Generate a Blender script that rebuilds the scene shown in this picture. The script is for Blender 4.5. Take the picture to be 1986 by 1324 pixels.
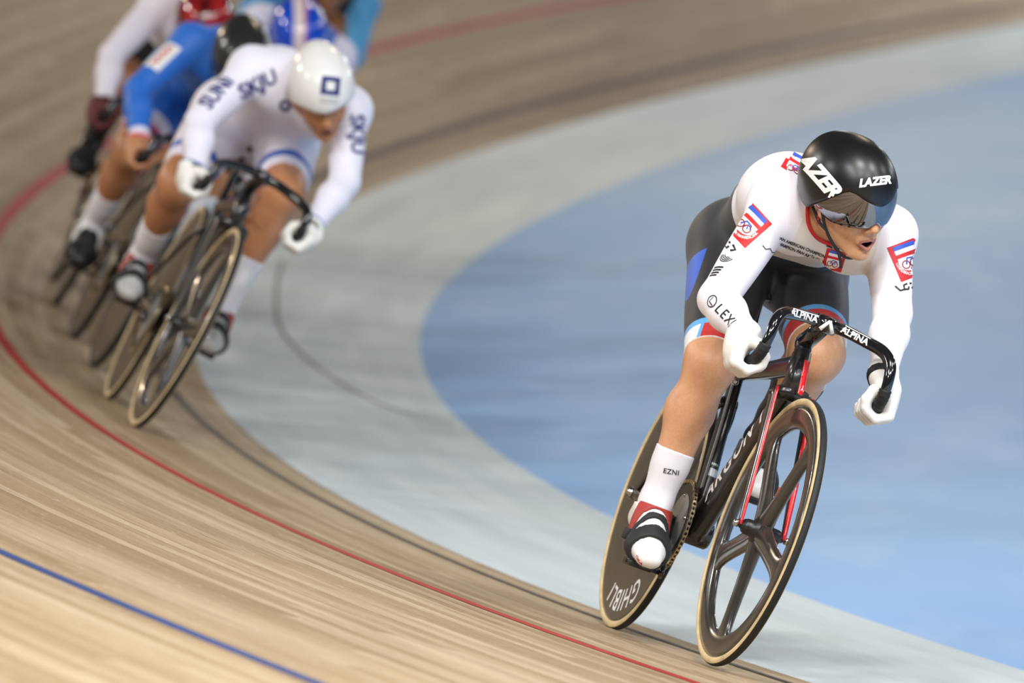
import bpy, bmesh, math, random
import numpy as np
from mathutils import Vector, Matrix
from mathutils.bvhtree import BVHTree

# ------------------------------------------------------------------ scene, camera, light
scn = bpy.context.scene
for o in list(bpy.data.objects):
    bpy.data.objects.remove(o, do_unlink=True)
COL = scn.collection
CAM_H, CAM_PITCH, FPX = 2.491892, 0.0841894, 15223.477

cam_d = bpy.data.cameras.new('camera')
cam_d.sensor_width = 36.0
cam_d.lens = FPX / 1986.0 * 36.0
cam_d.clip_end = 500
cam_d.dof.use_dof = True
cam_d.dof.focus_distance = 18.45
cam_d.dof.aperture_fstop = 4.0
cam = bpy.data.objects.new('camera', cam_d)
COL.objects.link(cam)
cam.location = (0, 0, CAM_H)
cam.rotation_euler = (math.pi / 2 - CAM_PITCH, 0, 0)
scn.camera = cam

world = bpy.data.worlds.new('arena_air')
scn.world = world
world.use_nodes = True
bgn = world.node_tree.nodes['Background']
bgn.inputs['Color'].default_value = (0.80, 0.86, 1.0, 1)
bgn.inputs['Strength'].default_value = 0.11

scn.view_settings.view_transform = 'Standard'
scn.view_settings.look = 'None'
scn.view_settings.gamma = 1.0
scn.view_settings.use_curve_mapping = False
scn.view_settings.exposure = -1.2


def lamp(x, y, z, sx, sy, power, col, tgt):
    d = bpy.data.lights.new('arena_lamp', 'AREA')
    d.shape = 'RECTANGLE'
    d.size, d.size_y = sx, sy
    d.energy = power
    d.color = col
    o = bpy.data.objects.new('arena_lamp', d)
    COL.objects.link(o)
    o.location = (x, y, z)
    o.rotation_euler = (Vector(tgt) - Vector((x, y, z))).to_track_quat('-Z', 'Y').to_euler()


# rows of arena floodlights hung under the roof, on both sides of the bend
WARM, NEUT, COOL = (1.0, 0.78, 0.54), (1.0, 0.96, 0.91), (0.95, 0.98, 1.0)
for (x, y, p, c) in [(-5, 3, 2100, COOL), (-5, 9, 2000, COOL), (1, 5, 2300, COOL), (1.5, 12, 2200, NEUT),
                     (7, 5, 2400, COOL), (8, 13, 2000, COOL), (15, 9, 1700, COOL), (17, 20, 1100, COOL),
                     (5, 37, 800, WARM), (-16, 16, 1800, NEUT), (-17, 29, 2600, NEUT), (-15, 46, 3400, WARM), (3, 62, 3600, NEUT), (14, 66, 4600, COOL), (26, 60, 4200, COOL), (30, 44, 2400, COOL)]:
    lamp(x, y, 11.0, 2.4, 0.9, p, c, (x * 0.75, y + 0.6, 0))

# ------------------------------------------------------------------ helpers
rnd = random.Random(7)


def tag(o, label=None, cat=None, group=None, kind=None):
    if label: o['label'] = label
    if cat: o['category'] = cat
    if group: o['group'] = group
    if kind: o['kind'] = kind
    return o


def empty(name, M=None, label=None, cat=None, group=None):
    o = bpy.data.objects.new(name, None)
    o.empty_display_size = 0.1
    COL.objects.link(o)
    if M is not None: o.matrix_world = M
    return tag(o, label, cat, group)


def mesh_obj(name, V, F, mat, parent=None, smooth=True, attrs=None, uvs=None, mats=None, midx=None):
    me = bpy.data.meshes.new(name)
    V = np.asarray(V, dtype=np.float64)
    if isinstance(F, np.ndarray):
        n, k = F.shape
        me.vertices.add(len(V)); me.vertices.foreach_set('co', V.astype(np.float32).ravel())
        me.loops.add(n * k); me.loops.foreach_set('vertex_index', F.astype(np.int32).ravel())
        me.polygons.add(n)
        me.polygons.foreach_set('loop_start', np.arange(0, n * k, k, dtype=np.int32))
        me.update(calc_edges=True)
    else:
        me.from_pydata([tuple(v) for v in V], [], F)
    me.validate()
    if smooth:
        me.polygons.foreach_set('use_smooth', np.ones(len(me.polygons), dtype=bool))
    for m in (mats or [mat]):
        me.materials.append(m)
    if midx is not None:
        me.polygons.foreach_set('material_index', np.asarray(midx, dtype=np.int32))
    if attrs:
        for k, a in attrs.items():
            at = me.attributes.new(k, 'FLOAT', 'POINT')
            at.data.foreach_set('value', np.asarray(a, dtype=np.float32))
    if uvs is not None:
        uv = me.uv_layers.new(name='track')
        li = np.zeros(len(me.loops), dtype=np.int32); me.loops.foreach_get('vertex_index', li)
        uv.data.foreach_set('uv', np.asarray(uvs, dtype=np.float32)[li].ravel())
    me.update()
    o = bpy.data.objects.new(name, me)
    COL.objects.link(o)
    if parent: o.parent = parent
    return o


def nrm(v):
    v = np.asarray(v, float); return v / (np.linalg.norm(v) + 1e-12)


class MB:
    """collects pieces of one part"""
    def __init__(s): s.V = []; s.F = []; s.n = 0
    def add(s, V, F):
        V = [tuple(map(float, v)) for v in V]
        s.V += V; s.F += [tuple(i + s.n for i in f) for f in F]; s.n += len(V)
        return s
    def box(s, c, half, R=None):
        c = np.asarray(c, float); h = np.asarray(half, float)
        P = np.array([[x, y, z] for x in (-1, 1) for y in (-1, 1) for z in (-1, 1)]) * h
        if R is not None: P = P @ np.asarray(R).T
        return s.add(P + c, [(0, 1, 3, 2), (4, 6, 7, 5), (0, 4, 5, 1), (2, 3, 7, 6), (0, 2, 6, 4), (1, 5, 7, 3)])
    def build(s, name, mat, parent=None, smooth=True, bevel=0):
        o = mesh_obj(name, s.V, s.F, mat, parent, smooth)
        if bevel:
            b = o.modifiers.new('bevel', 'BEVEL'); b.width = bevel; b.segments = 2; b.limit_method = 'ANGLE'
        return o


def spline(P, n):
    P = np.asarray(P, float)
    if len(P) == 2:
        t = np.linspace(0, 1, n)[:, None]; return P[0] * (1 - t) + P[1] * t
    Q = np.vstack([2 * P[0] - P[1], P, 2 * P[-1] - P[-2]])
    out = []
    m = len(P) - 1
    for u in np.linspace(0, m, n):
        i = min(int(u), m - 1); t = u - i
        a, b, c, d = Q[i:i + 4]
        out.append(.5 * ((2 * b) + (-a + c) * t + (2 * a - 5 * b + 4 * c - d) * t * t + (-a + 3 * b - 3 * c + d) * t ** 3))
    return np.array(out)


def tube(mb, path, ra, rb=None, lat=(0, 1, 0), seg=14, n=None, cap=True, power=2.0):
    """sweep an ellipse; ra = half width along lat, rb = half depth across it (lists are spread along the path)"""
    if n is None: n = 2 if len(path) == 2 else 6 * len(path)
    C = spline(path, n)
    ra = np.interp(np.linspace(0, 1, n), np.linspace(0, 1, np.size(ra)), np.atleast_1d(ra))
    rb = ra if rb is None else np.interp(np.linspace(0, 1, n), np.linspace(0, 1, np.size(rb)), np.atleast_1d(rb))
    T = np.gradient(C, axis=0)
    V = []
    prev = None
    if lat is None and n: prev = nrm(np.cross(T[0], [.31, .52, .8]))
    for i in range(n):
        t = nrm(T[i])
        l = np.asarray(lat, float) if (lat is not None or prev is None) else prev
        l = l - t * (l @ t)
        if np.linalg.norm(l) < 1e-3: l = np.cross(t, [0, 0, 1])
        l = nrm(l); d = np.cross(t, l); prev = l
        for k in range(seg):
            a = 2 * math.pi * k / seg; c, s_ = math.cos(a), math.sin(a)
            c = math.copysign(abs(c) ** (2 / power), c); s_ = math.copysign(abs(s_) ** (2 / power), s_)
            V.append(C[i] + l * c * ra[i] + d * s_ * rb[i])
    F = []
    for i in range(n - 1):
        for k in range(seg):
            k2 = (k + 1) % seg
            F.append((i * seg + k, i * seg + k2, (i + 1) * seg + k2, (i + 1) * seg + k))
    if cap:
        F.append(tuple(range(seg - 1, -1, -1))); F.append(tuple((n - 1) * seg + k for k in range(seg)))
    return mb.add(V, F)


def lathe(mb, prof, c, axis=(0, 1, 0), seg=64, closed=False):
    """prof = (radius, offset along axis) list"""
    ax = nrm(axis); e1 = nrm(np.cross(ax, [0.3, 0.2, 1]) if abs(ax[2]) > .9 else np.cross(ax, [0, 0, 1])); e2 = np.cross(ax, e1)
    V = []; m = len(prof)
    for k in range(seg):
        a = 2 * math.pi * k / seg; d = e1 * math.cos(a) + e2 * math.sin(a)
        for (r, h) in prof: V.append(np.asarray(c) + d * r + ax * h)
    F = []
    for k in range(seg):
        k2 = (k + 1) % seg
        for i in range(m if closed else m - 1):
            i2 = (i + 1) % m
            F.append((k * m + i, k * m + i2, k2 * m + i2, k2 * m + i))
    return mb.add(V, F)


# ------------------------------------------------------------------ materials
MATS = {}


def mat(name, col, rough=.5, metal=0., spec=.5, coat=0., bump=0., bscale=200., var=0., vscale=8.):
    if name in MATS: return MATS[name]
    m = bpy.data.materials.new(name); m.use_nodes = True
    nt = m.node_tree; b = nt.nodes['Principled BSDF']
    b.inputs['Roughness'].default_value = rough
    b.inputs['Metallic'].default_value = metal
    b.inputs['Specular IOR Level'].default_value = spec
    b.inputs['Coat Weight'].default_value = coat
    b.inputs['Coat Roughness'].default_value = .08
    tc = nt.nodes.new('ShaderNodeTexCoord')
    if var:
        n = nt.nodes.new('ShaderNodeTexNoise'); n.inputs['Scale'].default_value = vscale; n.inputs['Detail'].default_value = 4
        nt.links.new(tc.outputs['Object'], n.inputs['Vector'])
        r = nt.nodes.new('ShaderNodeValToRGB')
        r.color_ramp.elements[0].position = .3; r.color_ramp.elements[1].position = .7
        r.color_ramp.elements[0].color = tuple(c * (1 - var) for c in col[:3]) + (1,)
        r.color_ramp.elements[1].color = tuple(min(1, c * (1 + var)) for c in col[:3]) + (1,)
        nt.links.new(n.outputs['Fac'], r.inputs['Fac']); nt.links.new(r.outputs['Color'], b.inputs['Base Color'])
    else:
        b.inputs['Base Color'].default_value = tuple(col[:3]) + (1,)
    if bump:
        n = nt.nodes.new('ShaderNodeTexNoise'); n.inputs['Scale'].default_value = bscale; n.inputs['Detail'].default_value = 3
        nt.links.new(tc.outputs['Object'], n.inputs['Vector'])
        bp = nt.nodes.new('ShaderNodeBump'); bp.inputs['Strength'].default_value = bump; bp.inputs['Distance'].default_value = .002
        nt.links.new(n.outputs['Fac'], bp.inputs['Height']); nt.links.new(bp.outputs['Normal'], b.inputs['Normal'])
    MATS[name] = m
    return m


def zoned(name, base, zones, rough=.55, sheen=.0, bump=.12):
    """fabric whose colour panels are cut by mesh attributes: zones = [(colour, [(attr, lo, hi), ...]), ...]"""
    m = mat(name, base, rough, bump=bump, bscale=900)
    nt = m.node_tree; b = nt.nodes['Principled BSDF']
    b.inputs['Sheen Weight'].default_value = sheen
    cur = nt.nodes.new('ShaderNodeRGB'); cur.outputs[0].default_value = tuple(base) + (1,)
    cur = cur.outputs[0]
    for colr, conds in zones:
        fac = None
        for (an, lo, hi) in conds:
            a = nt.nodes.new('ShaderNodeAttribute'); a.attribute_name = an
            g = nt.nodes.new('ShaderNodeMath'); g.operation = 'GREATER_THAN'; g.inputs[1].default_value = lo
            l = nt.nodes.new('ShaderNodeMath'); l.operation = 'LESS_THAN'; l.inputs[1].default_value = hi
            nt.links.new(a.outputs['Fac'], g.inputs[0]); nt.links.new(a.outputs['Fac'], l.inputs[0])
            mu = nt.nodes.new('ShaderNodeMath'); mu.operation = 'MULTIPLY'
            nt.links.new(g.outputs[0], mu.inputs[0]); nt.links.new(l.outputs[0], mu.inputs[1])
            if fac is None: fac = mu.outputs[0]
            else:
                m2 = nt.nodes.new('ShaderNodeMath'); m2.operation = 'MULTIPLY'
                nt.links.new(fac, m2.inputs[0]); nt.links.new(mu.outputs[0], m2.inputs[1]); fac = m2.outputs[0]
        mx = nt.nodes.new('ShaderNodeMix'); mx.data_type = 'RGBA'
        nt.links.new(fac, mx.inputs['Factor']); nt.links.new(cur, mx.inputs['A'])
        mx.inputs['B'].default_value = tuple(colr) + (1,)
        cur = mx.outputs['Result']
    nt.links.new(cur, b.inputs['Base Color'])
    return m


def skin_mat(name, col, lip=(.46, .19, .15)):
    m = zoned(name, col, [(lip, [('lip', .5, 1.5)]), ((.05, .015, .012), [('lip', 1.5, 9)]), ((.10, .05, .03), [('lip', -9, -.5)])], rough=.42, bump=.05)
    nt = m.node_tree; b = nt.nodes['Principled BSDF']
    tc = nt.nodes.new('ShaderNodeTexCoord'); prev = b.inputs['Base Color'].links[0].from_socket
    for (sc_, c0, c1_) in ((14, (.88, .80, .76), (1.06, 1.04, 1.02)), (160, (.93, .90, .88), (1.03, 1.03, 1.03))):
        n = nt.nodes.new('ShaderNodeTexNoise'); n.inputs['Scale'].default_value = sc_; n.inputs['Detail'].default_value = 4
        nt.links.new(tc.outputs['Object'], n.inputs['Vector'])
        r = nt.nodes.new('ShaderNodeValToRGB'); r.color_ramp.elements[0].position = .3; r.color_ramp.elements[1].position = .7
        r.color_ramp.elements[0].color = c0 + (1,); r.color_ramp.elements[1].color = c1_ + (1,)
        nt.links.new(n.outputs['Fac'], r.inputs['Fac'])
        mx = nt.nodes.new('ShaderNodeMix'); mx.data_type = 'RGBA'; mx.blend_type = 'MULTIPLY'; mx.inputs['Factor'].default_value = 1.
        nt.links.new(prev, mx.inputs['A']); nt.links.new(r.outputs['Color'], mx.inputs['B']); prev = mx.outputs['Result']
    nt.links.new(prev, b.inputs['Base Color'])
    b.inputs['Subsurface Weight'].default_value = .12
    b.inputs['Subsurface Radius'].default_value = (.02, .008, .004)
    b.inputs['Subsurface Scale'].default_value = .4
    b.inputs['Specular IOR Level'].default_value = .45
    return m


def L(r, g, b):
    """sRGB 0-255 to linear"""
    f = lambda c: (c / 255 / 12.92) if c <= 10 else ((c / 255 + .055) / 1.055) ** 2.4
    return (f(r), f(g), f(b))


CARBON = mat('carbon', (.012, .011, .0105), .28, coat=.35, var=.3, vscale=60)
GLOSS_BLACK = mat('gloss_black', (.008, .008, .009), .12, coat=.6)
SATIN_BLACK = mat('satin_black', (.012, .012, .013), .38)
MATT_BLACK = mat('matt_black', (.016, .016, .017), .7)
RUBBER = mat('rubber', (.009, .0085, .0085), .65, bump=.2, bscale=400)
TAN = mat('tan_sidewall', (.66, .50, .27), .65, var=.18, vscale=25)
DISC = mat('disc_carbon', (.050, .045, .036), .30, coat=.3, var=.15, vscale=30)
SPOKE = mat('spoke_carbon', (.030, .026, .022), .25, coat=.5, var=.2, vscale=30)
STEEL = mat('steel', (.55, .54, .52), .25, metal=1.)
CHAIN = mat('chain_steel', (.55, .46, .30), .3, metal=1.)
REDP = mat('red_paint', (.62, .012, .016), .2, coat=.6)
WHITEP = mat('white_print', (.86, .85, .83), .5)
BLACKP = mat('black_print', (.012, .012, .014), .6)
REDT = mat('red_print', L(196, 32, 36), .6)
BLUET = mat('blue_print', L(52, 86, 190), .6)
NAVYT = mat('navy_print', L(30, 40, 110), .6)
ORANGE = mat('orange_plastic', (.75, .13, .02), .4)
YELLOWT = mat('yellow_print', (.8, .45, .02), .5)
GLOVE_W = mat('glove_white', (.80, .77, .72), .7, bump=.3, bscale=300)
GLOVE_B = mat('glove_black', (.012, .012, .014), .7, bump=.3, bscale=300)
SHOE_W = mat('shoe_white', (.82, .80, .77), .38)
SHOE_B = mat('shoe_black', (.014, .014, .015), .4)
STRAP_R = mat('strap_red', (.36, .035, .028), .6, bump=.3, bscale=300)
SOCK_W = mat('sock_white', (.80, .78, .82), .75, bump=.35, bscale=500)

# ------------------------------------------------------------------ track: bend that banks up from the infield
K = (0.0281515, -0.0156402, -0.0047708, 0.0080832, -0.0021469)
TH = (0.4281581, 0.1953513, -0.0081356, -0.0158419)
AP = (0.1021981, 0.0134374, 0.0062379)
X0, Y0, PSI, W_AP, KC = -0.3337293, 28.7801158, -0.0297536, 0.8174567, 0.0035812
O_BLACK, O_RED, O_BLUE = 0.2061, 0.8431, 2.6311
SS = np.arange(-34, 34.001, .05)


def _curve():
    q = np.clip(SS, -14.5, 25) / 10
    k = sum(c * q ** i for i, c in enumerate(K)); k[SS < -14.5] *= 0; k[SS > 25] *= 1
    hd = np.concatenate([[0], np.cumsum((k[1:] + k[:-1]) / 2 * .05)])
    i0 = int(np.argmin(abs(SS))); hd += PSI - hd[i0]
    tx, ty = np.sin(hd), np.cos(hd)
    X = np.concatenate([[0], np.cumsum((tx[1:] + tx[:-1]) / 2 * .05)]); X += X0 - X[i0]
    Y = np.concatenate([[0], np.cumsum((ty[1:] + ty[:-1]) / 2 * .05)]); Y += Y0 - Y[i0]
    th = sum(c * q ** i for i, c in enumerate(TH)); a = sum(c * q ** i for i, c in enumerate(AP))
    return X, Y, -ty, tx, a, th


_CV = _curve()


def surf(s, o, lift=0.0):
    """point of the track: s metres along the bend, o metres up the banking from its inner edge (o < 0: apron)"""
    s = np.asarray(s, float); o = np.asarray(o, float) + 0 * s
    X, Y, nx, ny, a, th = [np.interp(s, SS, v) for v in _CV]
    t = th + KC * o
    l = np.where(o < 0, (W_AP + o) * np.cos(a), W_AP * np.cos(a) + o * np.cos(t))
    z = np.where(o < 0, (W_AP + o) * np.sin(a), W_AP * np.sin(a) + o * np.sin(t))
    sl = np.where(o < 0, a, t)
    l = l - lift * np.sin(sl); z = z + lift * np.cos(sl)
    return np.stack([X + nx * l, Y + ny * l, z], -1)


def ribbon(name, s, o0, o1, m, parent=None, lift=0., kind=None, no=1, skirt=0.):
    s = np.asarray(s, float)
    os_ = np.linspace(0, 1, no + 1)
    rows = [surf(s, o0 + (o1 - o0) * t, lift) for t in os_]
    uv = [np.stack([s, np.broadcast_to(o0 + (o1 - o0) * t, s.shape)], 1) for t in os_]
    if skirt:
        rows = [surf(s, o0, lift - skirt)] + rows + [surf(s, o1, lift - skirt)]; uv = [uv[0]] + uv + [uv[-1]]
    n = len(s); V = np.concatenate(rows); U = np.concatenate(uv)
    F = [(j * n + i, (j + 1) * n + i, (j + 1) * n + i + 1, j * n + i + 1) for j in range(len(rows) - 1) for i in range(n - 1)]
    return mesh_obj(name, V, F, m, parent, smooth=False, uvs=U)


def uv_mat(name, rough, spec=.5):
    m = bpy.data.materials.new(name); m.use_nodes = True
    nt = m.node_tree; b = nt.nodes['Principled BSDF']
    b.inputs['Roughness'].default_value = rough; b.inputs['Specular IOR Level'].default_value = spec
    uv = nt.nodes.new('ShaderNodeUVMap'); uv.uv_map = 'track'
    return m, nt, b, uv


def noise_n(nt, vec, sx, sy, detail=4, rough=.6, off=None):
    mp = nt.nodes.new('ShaderNodeMapping'); mp.inputs['Scale'].default_value = (sx, sy, 1)
    nt.links.new(vec, mp.inputs['Vector'])
    if off is not None: nt.links.new(off, mp.inputs['Location'])
    n = nt.nodes.new('ShaderNodeTexNoise'); n.inputs['Scale'].default_value = 1
    n.inputs['Detail'].default_value = detail; n.inputs['Roughness'].default_value = rough
    nt.links.new(mp.outputs[0], n.inputs['Vector'])
    return n.outputs['Fac']


def ramp_n(nt, fac, stops):
    r = nt.nodes.new('ShaderNodeValToRGB'); e = r.color_ramp.elements
    while len(e) < len(stops): e.new(.5)
    for i, (p, c) in enumerate(stops):
        e[i].position = p; e[i].color = tuple(c) + (1,)
    nt.links.new(fac, r.inputs['Fac']); return r.outputs['Color']


def mix_n(nt, a, b, fac, mode='MIX'):
    mx = nt.nodes.new('ShaderNodeMix'); mx.data_type = 'RGBA'; mx.blend_type = mode
    for k, v in (('A', a), ('B', b)):
        if isinstance(v, tuple): mx.inputs[k].default_value = tuple(v) + (1,)
        else: nt.links.new(v, mx.inputs[k])
    if isinstance(fac, float): mx.inputs['Factor'].default_value = fac
    else: nt.links.new(fac, mx.inputs['Factor'])
    return mx.outputs['Result']


# varnished pine strips
WOOD, nt, b, uv = uv_mat('pine_strip', .62, .14)
at = nt.nodes.new('ShaderNodeAttribute'); at.attribute_name = 'tone'
cmb = nt.nodes.new('ShaderNodeCombineXYZ')
sc = nt.nodes.new('ShaderNodeMath'); sc.operation = 'MULTIPLY'; sc.inputs[1].default_value = 37.
nt.links.new(at.outputs['Fac'], sc.inputs[0]); nt.links.new(sc.outputs[0], cmb.inputs[0]); nt.links.new(sc.outputs[0], cmb.inputs[2])
base = ramp_n(nt, at.outputs['Fac'], [(0, L(153, 131, 101)), (.5, L(168, 147, 118)), (1, L(184, 166, 139))])
grain = noise_n(nt, uv.outputs[0], 1.6, 130, 5, .65, cmb.outputs[0])
g2 = ramp_n(nt, grain, [(.30, (.62, .56, .50)), (.52, (1, 1, 1)), (.78, (1.16, 1.17, 1.2))])
c1 = mix_n(nt, base, g2, 1.0, 'MULTIPLY')
broad = noise_n(nt, uv.outputs[0], .16, 2.2, 3, .55)
c2 = mix_n(nt, c1, ramp_n(nt, broad, [(.3, (.80, .75, .70)), (.7, (1.04, 1.04, 1.03))]), 1.0, 'MULTIPLY')
fleck = noise_n(nt, uv.outputs[0], 20, 240, 2, .5, cmb.outputs[0])
c3 = mix_n(nt, c2, (.20, .13, .08), ramp_n(nt, fleck, [(.70, (0, 0, 0)), (.80, (.75, .75, .75))]))
fleck2 = noise_n(nt, uv.outputs[0], 15, 170, 2, .5, cmb.outputs[0])
c3 = mix_n(nt, c3, (.74, .66, .54), ramp_n(nt, fleck2, [(.66, (0, 0, 0)), (.78, (.8, .8, .8))]))
nt.links.new(c3, b.inputs['Base Color'])

# pale blue apron and blue infield, both scuffed paint
APRON, nt, b, uv = uv_mat('apron_paint', .55, .25)
n1 = noise_n(nt, uv.outputs[0], .5, 6, 4, .6); n2 = noise_n(nt, uv.outputs[0], 3, 40, 3, .6)
c = ramp_n(nt, n1, [(.3, L(178, 190, 194)), (.7, L(203, 211, 214))])
c = mix_n(nt, c, L(140, 146, 148), ramp_n(nt, n2, [(.62, (0, 0, 0)), (.82, (.5, .5, .5))]))
nt.links.new(c, b.inputs['Base Color'])

BLUE = bpy.data.materials.new('infield_paint'); BLUE.use_nodes = True
nt = BLUE.node_tree; b = nt.nodes['Principled BSDF']; b.inputs['Roughness'].default_value = .5; b.inputs['Specular IOR Level'].default_value = .25
tc = nt.nodes.new('ShaderNodeTexCoord')
n1 = noise_n(nt, tc.outputs['Object'], .35, .12, 4, .6); n2 = noise_n(nt, tc.outputs['Object'], 2.2, .5, 4, .6)
c = ramp_n(nt, n1, [(.3, L(120, 162, 212)), (.7, L(144, 184, 226))])
c = mix_n(nt, c, L(172, 196, 226), ramp_n(nt, n2, [(.5, (0, 0, 0)), (.8, (.6, .6, .6))]))
nt.links.new(c, b.inputs['Base Color'])


def line_mat(name, col, wear):
    m, nt, b, uv = uv_mat(name, .62, .14)
    n1 = noise_n(nt, uv.outputs[0], .9, 60, 4, .6)
    nt.links.new(ramp_n(nt, n1, [(.3, tuple(c * .8 for c in col)), (.72, tuple(min(1, c * wear) for c in col))]), b.inputs['Base Color'])
    return m


# infield floor
fl = mesh_obj('floor', [(-14, -12, 0), (70, -12, 0), (70, 110, 0), (-14, 110, 0)], [(0, 1, 2, 3)], BLUE, smooth=False)
tag(fl, 'blue painted infield floor inside the bend', kind='structure')
s_all = np.arange(-33, 33.01, .4)
ap = ribbon('apron', s_all, -W_AP, .02, APRON, no=6)
tag(ap, 'pale grey blue apron band along the inner edge of the track', kind='structure')
bed = ribbon('track', s_all, 0.012, 6.7, mat('track_bed', (.05, .035, .02), .8), lift=-.012, no=4)
tag(bed, 'banked wooden velodrome track curving around the infield', kind='structure')
scuff_so = np.array([(3.83, -.12), (2.10, -.222), (.736, -.291), (-.382, -.381), (-1.223, -.468), (-1.922, -.555), (-2.387, -.659), (-2.586, -.78)])
sp = spline(scuff_so, 60)
ribbon('scuff_mark', sp[:, 0], sp[:, 1] - .006, sp[:, 1] + .012, mat('scuff', L(128, 128, 122), .7), ap, lift=.0012)

# strips: those that show largest are objects of their own, the rest is one joined part
BW, ROWS = .05, 132


def cam_px(P):
    d = np.asarray(P, float) - np.array([0, 0, CAM_H])
    cp, sp_ = math.cos(CAM_PITCH), math.sin(CAM_PITCH)
    z = d[..., 1] * cp - d[..., 2] * sp_; up = d[..., 1] * sp_ + d[..., 2] * cp
    return 993 + FPX * d[..., 0] / z, 662 - FPX * up / z, z


boards = []
for r in range(ROWS):
    s = -33 + rnd.uniform(0, 4)
    while s < 31:
        ln = rnd.uniform(3.2, 5.6); boards.append((r, s, s + ln, rnd.random())); s += ln


def board_area(bd):
    r, a, b_, _ = bd
    s = np.linspace(a, b_, 9); A = cam_px(surf(s, r * BW)); B = cam_px(surf(s, (r + 1) * BW))
    if A[2].min() < 3: return 0
    ok = (A[0] > 0) & (A[0] < 1986) & (A[1] > 0) & (A[1] < 1324)
    if not ok.any(): return 0
    w = np.abs((A[0][1:] - A[0][:-1]) * (B[1][:-1] - A[1][:-1]) - (A[1][1:] - A[1][:-1]) * (B[0][:-1] - A[0][:-1]))
    return float((w * ok[1:]).sum())


order = sorted(range(len(boards)), key=lambda i: -board_area(boards[i]))
single = set(order[:290])


def board_geo(bd):
    r, a, b_, tone = bd
    n = max(4, int((b_ - a) / .45) + 1)
    s = np.linspace(a + .0006, b_ - .0006, n)
    o0, o1 = r * BW + .0005, (r + 1) * BW - .0005
    h = (tone * 7.3 % 1) * .0005
    rows = [surf(s, o0, -.008), surf(s, o0, h), surf(s, o1, h), surf(s, o1, -.008)]
    U = np.concatenate([np.stack([s, np.full(n, o)], 1) for o in (o0, o0, o1, o1)])
    F = [(j * n + i, (j + 1) * n + i, (j + 1) * n + i + 1, j * n + i + 1) for j in range(3) for i in range(n - 1)]
    F += [(0, n, 2 * n, 3 * n), (n - 1, 4 * n - 1, 3 * n - 1, 2 * n - 1)]
    return np.concatenate(rows), F, U


rv, rf, ru, rt, rn = [], [], [], [], 0
for i, bd in enumerate(boards):
    V, F, U = board_geo(bd)
    if i in single:
        mesh_obj('plank', V, F, WOOD, bed, smooth=False, attrs={'tone': np.full(len(V), bd[3])}, uvs=U)
    else:
        rv.append(V); ru.append(U); rt.append(np.full(len(V), bd[3])); rf += [tuple(k + rn for k in f) for f in F]; rn += len(V)
tag(mesh_obj('planking', np.concatenate(rv), rf, WOOD, bed, smooth=False, attrs={'tone': np.concatenate(rt)}, uvs=np.concatenate(ru)), kind='stuff')
s_l = np.arange(-33, 31, .25)
tag(ribbon('black_line', s_l, O_BLACK - .022, O_BLACK + .022, line_mat('black_line_paint', L(66, 60, 56), 1.5), bed, lift=.0016), 'black measuring line')
tag(ribbon('red_line', s_l, O_RED - .025, O_RED + .025, line_mat('red_line_paint', L(160, 54, 48), 1.25), bed, lift=.0016), 'red line')
tag(ribbon('blue_line', s_l, O_BLUE - .025, O_BLUE + .025, line_mat('blue_line_paint', L(48, 68, 116), 1.2), bed, lift=.0016), 'blue line')

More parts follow.
